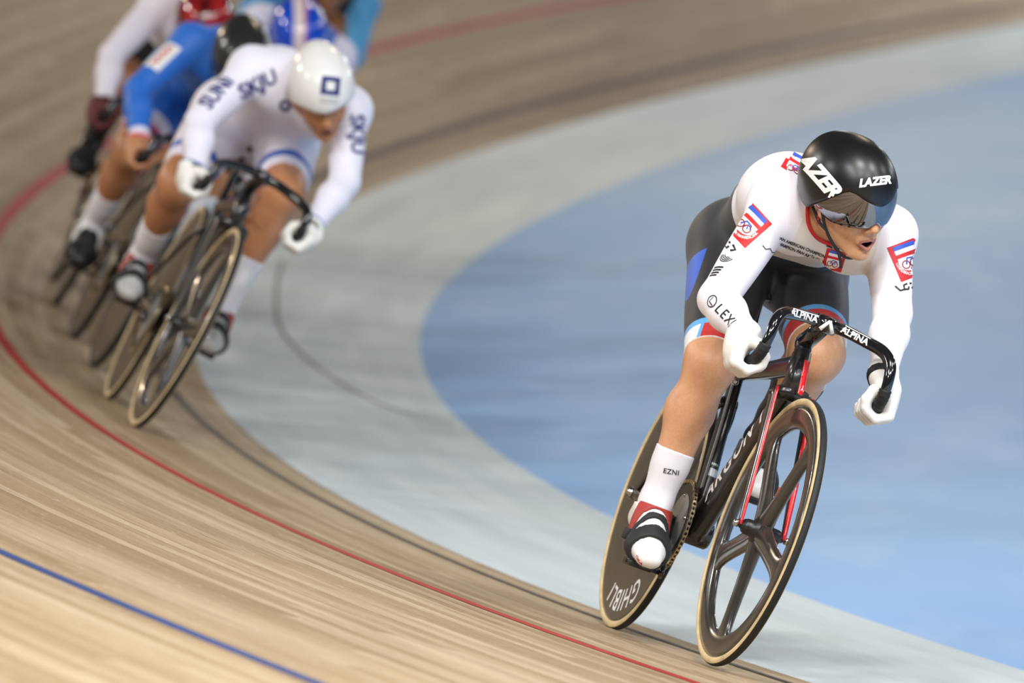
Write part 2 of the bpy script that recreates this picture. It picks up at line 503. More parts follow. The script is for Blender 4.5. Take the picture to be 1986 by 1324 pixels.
# ------------------------------------------------------------------ signed distance modelling for bodies, clothes and shoes
class Field:
    def __init__(s, lo, hi, h, fine=()):
        s.ax = []
        for k in range(3):
            c = [lo[k]]
            while c[-1] < hi[k]:
                st = h
                for (flo, fhi, fh) in fine:
                    if flo[k] - fh <= c[-1] <= fhi[k]: st = min(st, fh)
                c.append(c[-1] + st)
            s.ax.append(np.array(c, dtype=np.float32))
        s.D = np.full([len(a) for a in s.ax], 1.0, dtype=np.float32)

    def sub(s, lo, hi):
        sl = []
        for k in range(3):
            a = int(np.searchsorted(s.ax[k], lo[k])); b = int(np.searchsorted(s.ax[k], hi[k]))
            sl.append(slice(max(a - 1, 0), min(b + 1, len(s.ax[k]))))
        X = s.ax[0][sl[0]][:, None, None]; Y = s.ax[1][sl[1]][None, :, None]; Z = s.ax[2][sl[2]][None, None, :]
        return tuple(sl), X, Y, Z

    def op(s, fn, lo, hi, k, mode='u'):
        sl, X, Y, Z = s.sub(lo, hi)
        if any(q.start >= q.stop for q in sl): return
        d = fn(X, Y, Z); o = s.D[sl]
        if mode == 'u':
            hh = np.maximum(k - np.abs(o - d), 0) / max(k, 1e-6); s.D[sl] = np.minimum(o, d) - hh * hh * k * .25
        else:
            d = -d; hh = np.maximum(k - np.abs(o - d), 0) / max(k, 1e-6); s.D[sl] = np.maximum(o, d) + hh * hh * k * .25

    def cone(s, a, b, r1, r2, k=.02, bulge=0., sq=None, mode='u'):
        """tapered limb; sq = (direction, factor) widens its section along one direction"""
        a = np.asarray(a, float); b = np.asarray(b, float); ba = b - a; L2 = max(ba @ ba, 1e-9)
        rm = max(r1, r2) + abs(bulge); f = sq[1] if sq else 1.
        m = rm * max(1, f) + k + .02

        def fn(X, Y, Z):
            x, y, z = X - a[0], Y - a[1], Z - a[2]
            t = np.clip((x * ba[0] + y * ba[1] + z * ba[2]) / L2, 0, 1)
            x, y, z = x - t * ba[0], y - t * ba[1], z - t * ba[2]
            if sq:
                v = nrm(sq[0]); w = (x * v[0] + y * v[1] + z * v[2]) * (1 - 1 / f)
                x, y, z = x - w * v[0], y - w * v[1], z - w * v[2]
            return np.sqrt(x * x + y * y + z * z) - (r1 + (r2 - r1) * t + 4 * bulge * t * (1 - t))
        s.op(fn, np.minimum(a, b) - m, np.maximum(a, b) + m, k, mode)

    def ell(s, c, r, R=None, k=.02, mode='u'):
        c = np.asarray(c, float); r = np.asarray(r, float); R = np.eye(3) if R is None else np.asarray(R, float)
        m = r.max() + k + .02

        def fn(X, Y, Z):
            x, y, z = X - c[0], Y - c[1], Z - c[2]
            q = [(x * R[0, i] + y * R[1, i] + z * R[2, i]) for i in range(3)]
            k0 = np.sqrt(sum((q[i] / r[i]) ** 2 for i in range(3))); k1 = np.sqrt(sum((q[i] / r[i] ** 2) ** 2 for i in range(3)))
            return k0 * (k0 - 1) / (k1 + 1e-6)
        s.op(fn, c - m, c + m, k, mode)

    def plane_d(s, c, n):
        n = nrm(n); X, Y, Z = s.ax[0][:, None, None], s.ax[1][None, :, None], s.ax[2][None, None, :]
        return ((X - c[0]) * n[0] + (Y - c[1]) * n[1] + (Z - c[2]) * n[2]).astype(np.float32)

    def capsule_d(s, a, b, r):
        a = np.asarray(a, float); b = np.asarray(b, float); ba = b - a; L2 = max(ba @ ba, 1e-9)
        X, Y, Z = s.ax[0][:, None, None] - a[0], s.ax[1][None, :, None] - a[1], s.ax[2][None, None, :] - a[2]
        t = np.clip((X * ba[0] + Y * ba[1] + Z * ba[2]) / L2, 0, 1)
        return (np.sqrt((X - t * ba[0]) ** 2 + (Y - t * ba[1]) ** 2 + (Z - t * ba[2]) ** 2) - r).astype(np.float32)

    def mesh(s, D=None, smooth=1):
        D = s.D if D is None else D
        S = D < 0
        n = np.array(D.shape)
        c = np.zeros(n - 1, dtype=np.int8)
        offs = [(i, j, k) for i in (0, 1) for j in (0, 1) for k in (0, 1)]
        for (i, j, k) in offs:
            c += S[i:n[0] - 1 + i, j:n[1] - 1 + j, k:n[2] - 1 + k]
        act = (c > 0) & (c < 8)
        I = np.argwhere(act)
        idx = np.full(act.shape, -1, dtype=np.int32); idx[act] = np.arange(len(I))
        acc = np.zeros((len(I), 3)); cnt = np.zeros(len(I))
        vals = {o: D[I[:, 0] + o[0], I[:, 1] + o[1], I[:, 2] + o[2]].astype(float) for o in offs}
        for o in offs:
            for k in range(3):
                if o[k]: continue
                o2 = tuple(1 if q == k else o[q] for q in range(3))
                da, db = vals[o], vals[o2]; m = (da < 0) != (db < 0)
                t = np.where(m, da / np.where(m, da - db, 1), 0)
                p = np.tile(np.array(o, float), (len(I), 1)); p[:, k] += t
                acc += p * m[:, None]; cnt += m
        fr = acc / cnt[:, None]
        V = np.stack([s.ax[k][I[:, k]] + fr[:, k] * (s.ax[k][I[:, k] + 1] - s.ax[k][I[:, k]]) for k in range(3)], 1)
        Q = []
        for k in range(3):
            u, v = (k + 1) % 3, (k + 2) % 3
            A = [slice(None)] * 3; B = [slice(None)] * 3
            A[k] = slice(0, n[k] - 1); B[k] = slice(1, n[k])
            ch = S[tuple(A)] != S[tuple(B)]
            E = np.argwhere(ch)
            E = E[(E[:, u] > 0) & (E[:, u] < n[u] - 1) & (E[:, v] > 0) & (E[:, v] < n[v] - 1)]
            ins = S[tuple(A)][E[:, 0], E[:, 1], E[:, 2]]

            def cell(du, dv):
                C = E.copy(); C[:, u] += du; C[:, v] += dv; return idx[C[:, 0], C[:, 1], C[:, 2]]
            q = np.stack([cell(-1, -1), cell(0, -1), cell(0, 0), cell(-1, 0)], 1)
            q[~ins] = q[~ins][:, ::-1]
            Q.append(q)
        Q = np.concatenate(Q); Q = Q[(Q >= 0).all(1)]
        for _ in range(smooth):
            e = np.concatenate([Q[:, [0, 1]], Q[:, [1, 2]], Q[:, [2, 3]], Q[:, [3, 0]]])
            sm = np.zeros_like(V); ct = np.zeros(len(V))
            for k in range(3):
                sm[:, k] = np.bincount(e[:, 0], V[e[:, 1], k], len(V)) + np.bincount(e[:, 1], V[e[:, 0], k], len(V))
            ct = np.bincount(e[:, 0], minlength=len(V)) + np.bincount(e[:, 1], minlength=len(V))
            V = V * .5 + .5 * sm / np.maximum(ct, 1)[:, None]
        return V, Q


# ------------------------------------------------------------------ lettering and badges that lie on a surface
def text_geo(txt, size=1., bold=0., shear=0., space=1., align='CENTER'):
    cu = bpy.data.curves.new('lettering', 'FONT'); cu.body = txt; cu.size = size; cu.offset = bold
    cu.shear = shear; cu.space_character = space; cu.align_x = align; cu.align_y = 'CENTER'; cu.resolution_u = 3
    ob = bpy.data.objects.new('lettering', cu); COL.objects.link(ob)
    dg = bpy.context.evaluated_depsgraph_get()
    me = bpy.data.meshes.new_from_object(ob.evaluated_get(dg))
    V = np.array([v.co[:2] for v in me.vertices]) if len(me.vertices) else np.zeros((0, 2))
    F = [tuple(p.vertices) for p in me.polygons]
    bpy.data.objects.remove(ob, do_unlink=True); bpy.data.curves.remove(cu); bpy.data.meshes.remove(me)
    return V, F


def poly_geo(P):
    return np.array(P, float), [tuple(range(len(P)))]


def ring_geo(c, r0, r1, n=28, a0=0., a1=2 * math.pi, sx=1.):
    t = np.linspace(a0, a1, n)
    V = np.concatenate([np.stack([c[0] + sx * r * np.cos(t), c[1] + r * np.sin(t)], 1) for r in (r0, r1)])
    return V, [(i, i + 1, n + i + 1, n + i) for i in range(n - 1)]


def stroke_geo(pts, w):
    P = np.asarray(pts, float); T = np.gradient(P, axis=0); N = np.stack([-T[:, 1], T[:, 0]], 1)
    N /= np.linalg.norm(N, axis=1)[:, None] + 1e-9; n = len(P)
    return np.concatenate([P - N * w / 2, P + N * w / 2]), [(i, i + 1, n + i + 1, n + i) for i in range(n - 1)]


def cut_fine(V, F, L_):
    bm = bmesh.new()
    vs = [bm.verts.new((v[0], v[1], 0)) for v in V]
    for f in F:
        try: bm.faces.new([vs[i] for i in f])
        except ValueError: pass
    bmesh.ops.triangulate(bm, faces=bm.faces[:])
    for _ in range(5):
        es = [e for e in bm.edges if e.calc_length() > L_]
        if not es: break
        bmesh.ops.subdivide_edges(bm, edges=es, cuts=1, use_grid_fill=False)
        bmesh.ops.triangulate(bm, faces=[f for f in bm.faces if len(f.verts) > 3])
    bm.verts.index_update()
    V = np.array([v.co[:2] for v in bm.verts]); F = [tuple(v.index for v in f.verts) for f in bm.faces]
    bm.free()
    return V, F


def bvh_of(o):
    me = o.data
    return BVHTree.FromPolygons([v.co for v in me.vertices], [p.vertices for p in me.polygons])


def wrap(name, geo, m, parent, tree, c, ux, uy, lift=.0008, fine=.012, reach=.25, warp=None, deep=.05):
    """lays flat print (2-D geometry) onto a surface: c = place, ux / uy = its writing and upward direction"""
    V, F = cut_fine(geo[0], geo[1], fine)
    if len(V) == 0: return None
    if warp: V = warp(V)
    ux = nrm(ux); uy = np.asarray(uy, float); uy = nrm(uy - ux * (uy @ ux)); n = np.cross(ux, uy)
    out = []; ok = []
    for v in V:
        p = np.asarray(c) + ux * v[0] + uy * v[1]
        h = tree.ray_cast(Vector(p + n * reach), Vector(-n), reach * 2)
        if h[0] is None: out.append((0, 0, 0)); ok.append(False)
        else: out.append(tuple(h[0] + h[1] * lift)); ok.append(True)
    P = np.array(out)
    dep = (P - np.asarray(c)) @ n; okm = np.array(ok)
    if okm.any():
        med = np.median(dep[okm]); ok = list(okm & (abs(dep - med) < deep))
    G = []
    for f in F:
        if not all(ok[i] for i in f): continue
        a = P[list(f)]
        if max(np.linalg.norm(a[0] - a[1]), np.linalg.norm(a[1] - a[2]), np.linalg.norm(a[2] - a[0])) > fine * 6: continue
        G.append(f)
    if not G: return None
    used = sorted({i for f in G for i in f}); mp = {u: i for i, u in enumerate(used)}
    return mesh_obj(name, P[used], [tuple(mp[i] for i in f) for f in G], m, parent, smooth=True)

# ------------------------------------------------------------------ track bicycles (x forward from the rear hub, y to the rider's left, z up from the ground)
R_W = .334
BB = np.array([.42, 0, .29])
CRANK = .165


def frame_matrix(O, f, l, u):
    M = Matrix(((f[0], l[0], u[0], O[0]), (f[1], l[1], u[1], O[1]), (f[2], l[2], u[2], O[2]), (0, 0, 0, 1)))
    return M


def axes(yaw, lean, pitch):
    f = np.array([math.sin(yaw) * math.cos(pitch), -math.cos(yaw) * math.cos(pitch), math.sin(pitch)])
    l = np.array([math.cos(yaw), math.sin(yaw), 0.]); u = nrm(np.cross(f, l))
    return f, l * math.cos(lean) - u * math.sin(lean), u * math.cos(lean) + l * math.sin(lean)


def tyre(parent, c, m_wall, name='tyre'):
    """tread and two sidewalls of a narrow tubular"""
    R0, r = .3225, .0115
    mb = MB(); a = np.linspace(math.radians(-52), math.radians(52), 7)
    lathe(mb, [(R0 + r * math.cos(t), r * math.sin(t)) for t in a] + [(R0 + .004, .004), (R0 + .004, -.004)], c, seg=96, closed=True)
    t = mb.build(name, RUBBER, parent)
    for sg in (-1, 1):
        mb = MB(); a = np.linspace(math.radians(50), math.radians(142), 6)
        lathe(mb, [(R0 + (r + .0004) * math.cos(q), sg * (r + .0004) * math.sin(q)) for q in a], c, seg=96)
        mb.build('sidewall', m_wall, parent)
    return t


def wheel_letters(d, c, letters):
    """lettering bent along the rim on the right-hand face of a wheel"""
    for (txt, size, r0, ang, mt, flip) in (letters or []):
        tr = bvh_of(d); V, F = text_geo(txt, size, bold=size * .012, shear=.25, space=1.15)
        if flip: V = -V

        def warp(P, r0=r0, ang=ang):
            a = ang + P[:, 0] / r0; r = r0 + P[:, 1]
            return np.stack([r * np.sin(a), r * np.cos(a)], 1)
        wrap('lettering', (V, F), mt, d, tr, np.asarray(c), (1, 0, 0), (0, 0, 1), lift=.0006, fine=.02, warp=warp, deep=1.)


def disc_wheel(root, c, m_disc, m_wall, name, letters=None, side=-1):
    mb = MB()
    prof = [(0.001, .020), (.03, .0195), (.12, .0165), (.24, .0115), (.306, .0095), (.3145, .0085)]
    lathe(mb, prof + [(r, -h) for r, h in reversed(prof)], c, seg=96)
    w = d = mb.build(name, m_disc, root)
    tyre(w, c, m_wall)
    mb = MB(); lathe(mb, [(.001, .058), (.009, .058), (.011, .052), (.018, .045), (.022, .022), (.022, -.022), (.018, -.045), (.011, -.052), (.009, -.058), (.001, -.058)], c, seg=24)
    mb.build('hub', STEEL, w)
    wheel_letters(d, c, letters)
    return w


def five_spoke_wheel(root, c, m_wall, rot, name, letters=None):
    c = np.asarray(c, float)
    mb = MB()
    prof = [(.3145, .0095), (.300, .0115), (.280, .0120), (.264, .0095), (.256, .004)]
    lathe(mb, prof + [(r, -h) for r, h in reversed(prof)], c, seg=96, closed=True)
    w = mb.build(name, SPOKE, root)
    tyre(w, c, m_wall)
    mb = MB(); lathe(mb, [(.001, .056), (.008, .056), (.010, .050), (.016, .047), (.019, .040), (.020, .024), (.034, .017), (.036, 0), (.034, -.017), (.020, -.024), (.019, -.040), (.016, -.047), (.010, -.050), (.008, -.056), (.001, -.056)], c, seg=28)
    mb.build('hub', SATIN_BLACK, w)
    for k in range(5):
        a = rot + k * 2 * math.pi / 5; d = np.array([math.sin(a), 0, math.cos(a)]); t = np.array([math.cos(a), 0, -math.sin(a)])
        mb = MB(); rs = np.array([.018, .035, .06, .10, .16, .21, .238, .255, .268])
        wd = np.array([.034, .034, .032, .030, .0285, .029, .033, .043, .062])
        th = np.array([.020, .0185, .0160, .0140, .0125, .0118, .0112, .0100, .0084])
        V = []; sg = 16
        for r, ww, hh in zip(rs, wd, th):
            for q in range(sg):
                b = 2 * math.pi * q / sg
                p = c + d * r + t * ww * math.cos(b) + np.array([0, 1, 0]) * hh * math.sin(b)
                V.append(p)
        n = len(rs)
        F = [(i * sg + q, i * sg + (q + 1) % sg, (i + 1) * sg + (q + 1) % sg, (i + 1) * sg + q) for i in range(n - 1) for q in range(sg)]
        mb.add(V, F).build('spoke', SPOKE, w)
    wheel_letters(w, c, letters)
    return w


def make_bike(M, label, group=None, main=False, paint=None, front='spoke', fpaint=None, crank=0.8, steer=.0, wall=None, clamp=(.905, 0, .848), bar_w=.155, letters=None, rot=0., drop=1.):
    """crank = angle of the right crank below forward"""
    root = empty('track_bicycle', M, label, 'bicycle', group)
    paint = paint or CARBON; fpaint = fpaint or paint; wall = wall or TAN
    CL = np.array(clamp)
    ht, hb = np.array([.800, 0, .768]), np.array([.842, 0, .658])
    # frame
    mb = MB(); tube(mb, [ht, hb], [.021, .026], [.030, .036], power=2.6); ht_o = mb.build('head_tube', paint, root)
    mb = MB(); tube(mb, [(.792, 0, .738), (.56, 0, .712), (.30, 0, .690)], [.017, .015, .014], [.026, .022, .020], power=3); mb.build('top_tube', paint, root)
    mb = MB(); tube(mb, [(.822, 0, .700), (.63, 0, .495), (.435, 0, .300)], [.020, .022, .028], [.034, .036, .044], power=2.8); dt = mb.build('down_tube', paint, root)
    mb = MB(); tube(mb, [(.300, 0, .715), (.345, 0, .53), (.405, 0, .310)], [.015, .015, .020], [.024, .030, .028], power=2.6); stt = mb.build('seat_tube', paint, root)
    mb = MB(); lathe(mb, [(.001, .042), (.030, .042), (.034, .036), (.034, -.036), (.030, -.042), (.001, -.042)], BB, seg=28); mb.build('bottom_bracket_shell', paint, root)
    for sg in (-1, 1):
        mb = MB(); tube(mb, [(.405, sg * .030, .300), (.27, sg * .040, .312), (.10, sg * .064, .328), (0, sg * .066, .334)], [.008, .008, .007, .006], [.018, .016, .012, .014], power=2.6); cs = mb.build('chain_stay', paint, root)
        mb = MB(); tube(mb, [(.325, sg * .016, .615), (.25, sg * .036, .555), (.09, sg * .062, .405), (0, sg * .066, .334)], [.006, .007, .006, .006], [.014, .013, .011, .012], power=2.6); mb.build('seat_stay', paint, root)
        mb = MB(); mb.box((-.012, sg * .067, .334), (.030, .004, .016)); mb.build('dropout', paint, root, bevel=.003)
        mb = MB(); lathe(mb, [(.001, .014), (.006, .014), (.009, .010), (.009, .006), (.012, .004), (.012, 0), (.001, 0)], (0, sg * .071, .334), axis=(0, sg, 0), seg=20); mb.build('axle_nut', STEEL, root)
    # seat post and saddle
    mb = MB(); tube(mb, [(.303, 0, .700), (.245, 0, .885)], [.012, .012], [.022, .020], power=2.6); mb.build('seat_post', paint, root)
    f = Field((.0, -.1, .86), (.42, .1, .96), .006)
    f.cone((.10, 0, .905), (.33, 0, .890), .02, .012, .02); f.cone((.10, -.045, .918), (.10, .045, .918), .022, .022, .03); f.cone((.10, 0, .915), (.2, 0, .91), .05, .026, .03)
    V, Q = f.mesh(); mesh_obj('saddle', V, Q, SATIN_BLACK, root)
    # steering: fork, stem, bar
    cS, sS = math.cos(steer), math.sin(steer)
    ax = nrm(ht - hb)
    Rst = np.array(Matrix.Rotation(steer, 3, Vector(ax)))
    rs = lambda P: [(Rst @ (np.asarray(p, float) - hb) + hb) for p in P]
    hub = np.array([1., 0, R_W])
    mb = MB(); tube(mb, rs([(.838, -.046, .650), (.852, -.030, .664), (.854, 0, .668), (.852, .030, .664), (.838, .046, .650)]), [.012, .016, .018, .016, .012], [.014, .018, .02, .018, .014], lat=(1, 0, 0)); fk = mb.build('fork_crown', fpaint, root)
    for sg in (-1, 1):
        pts = rs([(.842, sg * .046, .660), (.90, sg * .050, .55), (.955, sg * .053, .43), hub + np.array([0, sg * .056, 0])])
        mb = MB(); tube(mb, pts, [.0065, .007, .0065, .0055], [.022, .020, .015, .009], lat=Rst @ np.array([0, 1, 0])); bl = mb.build('fork_blade', fpaint, root)
        if main:
            pts2 = rs([(.862, sg * .046, .672), (.918, sg * .050, .556), (.970, sg * .053, .434), hub + np.array([.008, sg * .056, .0])])
            mb = MB(); tube(mb, pts2, [.0042, .0040, .0036, .0034] if sg < 0 else [.0068, .0074, .007, .0056], [.006, .006, .005, .004], lat=Rst @ np.array([0, 1, 0])); mb.build('red_stripe', REDP, bl)
        mb = MB(); lathe(mb, [(.001, .012), (.006, .012), (.009, .008), (.009, 0), (.001, 0)], rs([hub + np.array([0, sg * .06, 0])])[0], axis=(0, sg, 0), seg=18); mb.build('axle_nut', STEEL, root)
    top = rs([ht + ax * .012])[0]; cl = rs([CL])[0]
    mb = MB(); tube(mb, [rs([ht - ax * .01])[0], rs([ht + ax * .045])[0]], [.021, .019], seg=20); mb.build('headset_spacer', SATIN_BLACK, root)
    mb = MB(); tube(mb, [rs([ht + ax * .030 - np.array([.012, 0, .006])])[0], cl], [.020, .018], [.022, .019], power=3); st = mb.build('stem', GLOSS_BLACK if main else SATIN_BLACK, root)
    mb = MB(); tube(mb, [cl - Rst @ np.array([0, .024, 0]), cl + Rst @ np.array([0, .024, 0])], [.021, .021], lat=(1, 0, 0), seg=20); mb.build('bar_clamp', GLOSS_BLACK, st)
    if main:
        for sg in (-1, 1):
            mb = MB(); tube(mb, [cl + Rst @ np.array([.024, 0, .010]), cl + Rst @ np.array([.019, sg * .016, -.016])], [.0035, .0055], seg=10); mb.build('white_chevron', WHITEP, st)
        for q in ((.0, .012), (-.018, -.008)):
            mb = MB(); lathe(mb, [(.001, .004), (.004, .004), (.004, 0), (.001, 0)], rs([ht + ax * (.028 + q[1]) + np.array([.024 + q[0], -.012, .0])])[0], axis=(1, -.2, .3), seg=10); mb.build('bolt', STEEL, st)
    bar = None
    w = bar_w
    half = lambda sg: [(0, 0, 0), (.010, sg * .05, .001), (.042, sg * .094, -.006), (.080, sg * (w - .024), -.016), (.108, sg * (w - .005), -.040 * drop), (.122, sg * w, -.076 * drop), (.118, sg * (w + .003), -.112 * drop), (.096, sg * (w + .006), -.138 * drop), (.058, sg * (w + .008), -.150 * drop), (.005, sg * (w + .008), -.156 * drop)]
    pts = [np.array(p) + CL for p in reversed(half(-1))] + [np.array(p) + CL for p in half(1)[1:]]
    pts = rs(pts)
    mb = MB(); tube(mb, pts, [.0125, .0125, .0125, .013, .0145, .0155, .0150, .0145, .015, .0155, .0145, .013, .0125, .0125, .0125], lat=None, seg=16, n=110); bar = mb.build('handlebar', GLOSS_BLACK, root)
    for sg in (-1, 1):
        hp = rs([np.array(p) + CL for p in half(sg)])[5:]
        hp = np.array(hp); P = spline(hp, 40)[6:]
        rr = .0148 + .0006 * np.sign(np.sin(np.arange(len(P)) * 2.2))
        mb = MB(); tube(mb, P, rr, lat=None, seg=16, n=len(P)); mb.build('grip', RUBBER, bar)
    # wheels
    if front == 'spoke': fw = five_spoke_wheel(root, hub, wall, rot, 'front_wheel', letters.get('front') if letters else None)
    else: fw = disc_wheel(root, hub, DISC, wall, 'front_wheel', letters.get('front') if letters else None)
    fw.matrix_local = Matrix.Translation(Vector(hub)) @ Matrix.Rotation(steer, 4, Vector(ax)) @ Matrix.Translation(-Vector(hub))
    disc_wheel(root, (0, 0, R_W), DISC, wall, 'rear_wheel', letters.get('rear') if letters else None)
    # drivetrain on the right-hand side
    RC = BB + np.array([0, -.047, 0]); RR, RK = .111, .030; KC_ = np.array([0, -.047, R_W])
    mb = MB(); nt_ = 54; V = []
    for k in range(nt_ * 4):
        a = 2 * math.pi * k / (nt_ * 4); r = RR + (.0035 if k % 4 in (0, 1) else -.004)
        for (rr2, yy) in ((.072, -.0022), (r, -.0016), (r, .0016), (.072, .0022)):
            V.append(RC + np.array([math.cos(a) * rr2, yy, math.sin(a) * rr2]))
    N = nt_ * 4
    mb.add(V, [(k * 4 + i, ((k + 1) % N) * 4 + i, ((k + 1) % N) * 4 + (i + 1) % 4, k * 4 + (i + 1) % 4) for k in range(N) for i in range(4)])
    ring = mb.build('chainring', SATIN_BLACK, root, smooth=False)
    mb = MB(); lathe(mb, [(.080, -.003), (.060, -.007), (.028, -.010), (.001, -.011), (.001, .002), (.080, .002)], RC, axis=(0, 1, 0), seg=40); mb.build('spider', mat('spider_grey', (.32, .32, .31), .3, metal=.6), ring)
    for k in range(5):
        a = k * 2 * math.pi / 5 + .3; mb = MB(); lathe(mb, [(.001, -.006), (.005, -.006), (.005, .002), (.001, .002)], RC + np.array([math.cos(a) * .074, -.001, math.sin(a) * .074]), seg=10); mb.build('chainring_bolt', STEEL, ring)
    mb = MB(); lathe(mb, [(.001, -.003), (RK, -.0016), (RK, .0016), (.001, .003)], KC_, seg=32); mb.build('sprocket', STEEL, root)
    # chain: pairs of link plates along the run over ring and sprocket
    d = RC - KC_; dist = math.hypot(d[0], d[2]); base = math.atan2(d[2], d[0]); off = math.acos((RR - RK) / dist)
    path = []
    for t in np.linspace(math.pi - off, -(math.pi - off), 60): path.append((RC[0] + RR * math.cos(base + t), RC[2] + RR * math.sin(base + t)))
    for t in np.linspace(-(math.pi - off), -(2 * math.pi - (math.pi - off)), 20): path.append((KC_[0] + RK * math.cos(base + t), KC_[2] + RK * math.sin(base + t)))
    path.append(path[0]); path = np.array(path)
    cum = np.concatenate([[0], np.cumsum(np.linalg.norm(np.diff(path, axis=0), axis=1))]); nl = int(cum[-1] / .0127)
    mb = MB()
    for k in range(nl):
        q = [np.array([np.interp(((k + e) / nl) * cum[-1], cum, path[:, i]) for i in (0, 1)]) for e in (0, 1)]
        c_ = (q[0] + q[1]) / 2; t = nrm(q[1] - q[0]); Rm = np.array([[t[0], 0, -t[1]], [0, 1, 0], [t[1], 0, t[0]]])
        yo = .0042 if k % 2 else .0030
        for sg in (-1, 1): mb.box((c_[0], RC[1] + sg * yo, c_[1]), (.0078, .0007, .0042), Rm)
        mb.box((q[0][0], RC[1], q[0][1]), (.0032, .0042, .0032), Rm)
    mb.build('chain', CHAIN, root, smooth=False)
    ped = {}
    for sg, a in ((-1, -crank), (1, math.pi - crank)):
        dv = np.array([math.cos(a), 0, math.sin(a)]); y = sg * .064
        p0 = BB + np.array([0, y, 0]); p1 = BB + dv * CRANK + np.array([0, sg * .070, 0])
        mb = MB(); tube(mb, [p0 - dv * .012, p0 + (p1 - p0) * .5, p1 + dv * .010], [.009, .007, .006], [.017, .014, .012], power=2.8); ca = mb.build('crank_arm', GLOSS_BLACK, root)
        mb = MB(); tube(mb, [p1, p1 + np.array([0, sg * .095, 0])], [.007, .005], lat=(1, 0, 0)); pd = mb.build('pedal', SATIN_BLACK, root)
        mb = MB(); mb.box(p1 + np.array([.0, sg * .062, .0]), (.036, .030, .009)); mb.build('pedal_body', SATIN_BLACK, pd, bevel=.004)
        ped[sg] = p1 + np.array([0, sg * .058, 0])
    return root, dict(ped=ped, bar=bar, cl=cl, pts=np.array(pts), dt=dt, head=ht_o, seat=stt)


# ------------------------------------------------------------------ riders (same local frame as the bicycle they sit on)
def knee_ik(h, a, y, l1=.40, l2=.40):
    h = np.asarray(h, float); a = np.asarray(a, float); d = a - h; D = min(np.linalg.norm(d), l1 + l2 - .002); t = nrm(d)
    x = (l1 * l1 - l2 * l2 + D * D) / (2 * D); m = h + t * x; off = math.sqrt(max(l1 * l1 - x * x, 0))
    fw = np.array([1., 0, .25]); fw = nrm(fw - t * (fw @ t)); k = m + fw * off; k[1] = y
    return k


def foot_of(ped, pitch, up=.032):
    d = np.array([math.cos(pitch), 0, -math.sin(pitch)]); u = np.array([math.sin(pitch), 0, math.cos(pitch)])
    ball = np.asarray(ped) + u * up
    heel = ball - d * .165
    return dict(d=d, u=u, ball=ball, toe=ball + d * .072, heel=heel, ankle=heel + d * .05 + u * .085)


def hand_prims(f, G, b, w, sg, scale=1., off=0., palm_only=False):
    """a fist closed around the bar: G grip centre, b bar direction towards its end, w towards the wrist, sg side"""
    b = nrm(b); w = np.asarray(w, float); w = nrm(w - b * (w @ b)); o = nrm(np.array([0, sg, 0]) - b * (sg * b[1])); o = nrm(o - w * (o @ w))
    pt = lambda ang, r, t: np.asarray(G) + b * t + (w * math.cos(math.radians(ang)) + o * math.sin(math.radians(ang))) * r
    s_ = scale
    # palm and back of the hand
    f.cone(pt(52, .036, -.022), pt(104, .036, -.024), .017 + off, .0145 + off, .012)
    f.cone(pt(52, .036, .004), pt(106, .0365, .000), .018 + off, .0145 + off, .012)
    f.cone(pt(50, .035, .026), pt(106, .035, .024), .016 + off, .0135 + off, .012)
    f.cone(pt(25, .062, .004), pt(62, .037, .004), .024 + off, .021 + off, .02)
    # four fingers, unequal, wrapped under the bar
    for (t, r, e1, e2, e3) in ((-.031, .0098, 165, 225, 268), (-.0105, .0102, 168, 232, 282), (.010, .0098, 168, 232, 280), (.029, .0086, 164, 222, 262)):
        P = [pt(112, .037, t * .95), pt(e1, .0305, t), pt(e2, .0275, t), pt(e3, .0265, t * 1.02)]
        for i in range(3): f.cone(P[i], P[i + 1], r + off, r * (.96, .92, .86)[i] + off, .004)
    # thumb leaves the side of the palm and closes on the inner side
    P = [pt(12, .048, -.018), pt(-32, .037, -.034), pt(-82, .031, -.036), pt(-118, .030, -.034)]
    for i in range(3): f.cone(P[i], P[i + 1], (.0165, .0122, .0112)[i] + off, (.0125, .0112, .0098)[i] + off, .008 if i == 0 else .004)


def head_frame(fwd, up):
    f = nrm(fwd); u = np.asarray(up, float); u = nrm(u - f * (u @ f)); l = np.cross(u, f)
    return np.stack([f, l, u], 1)


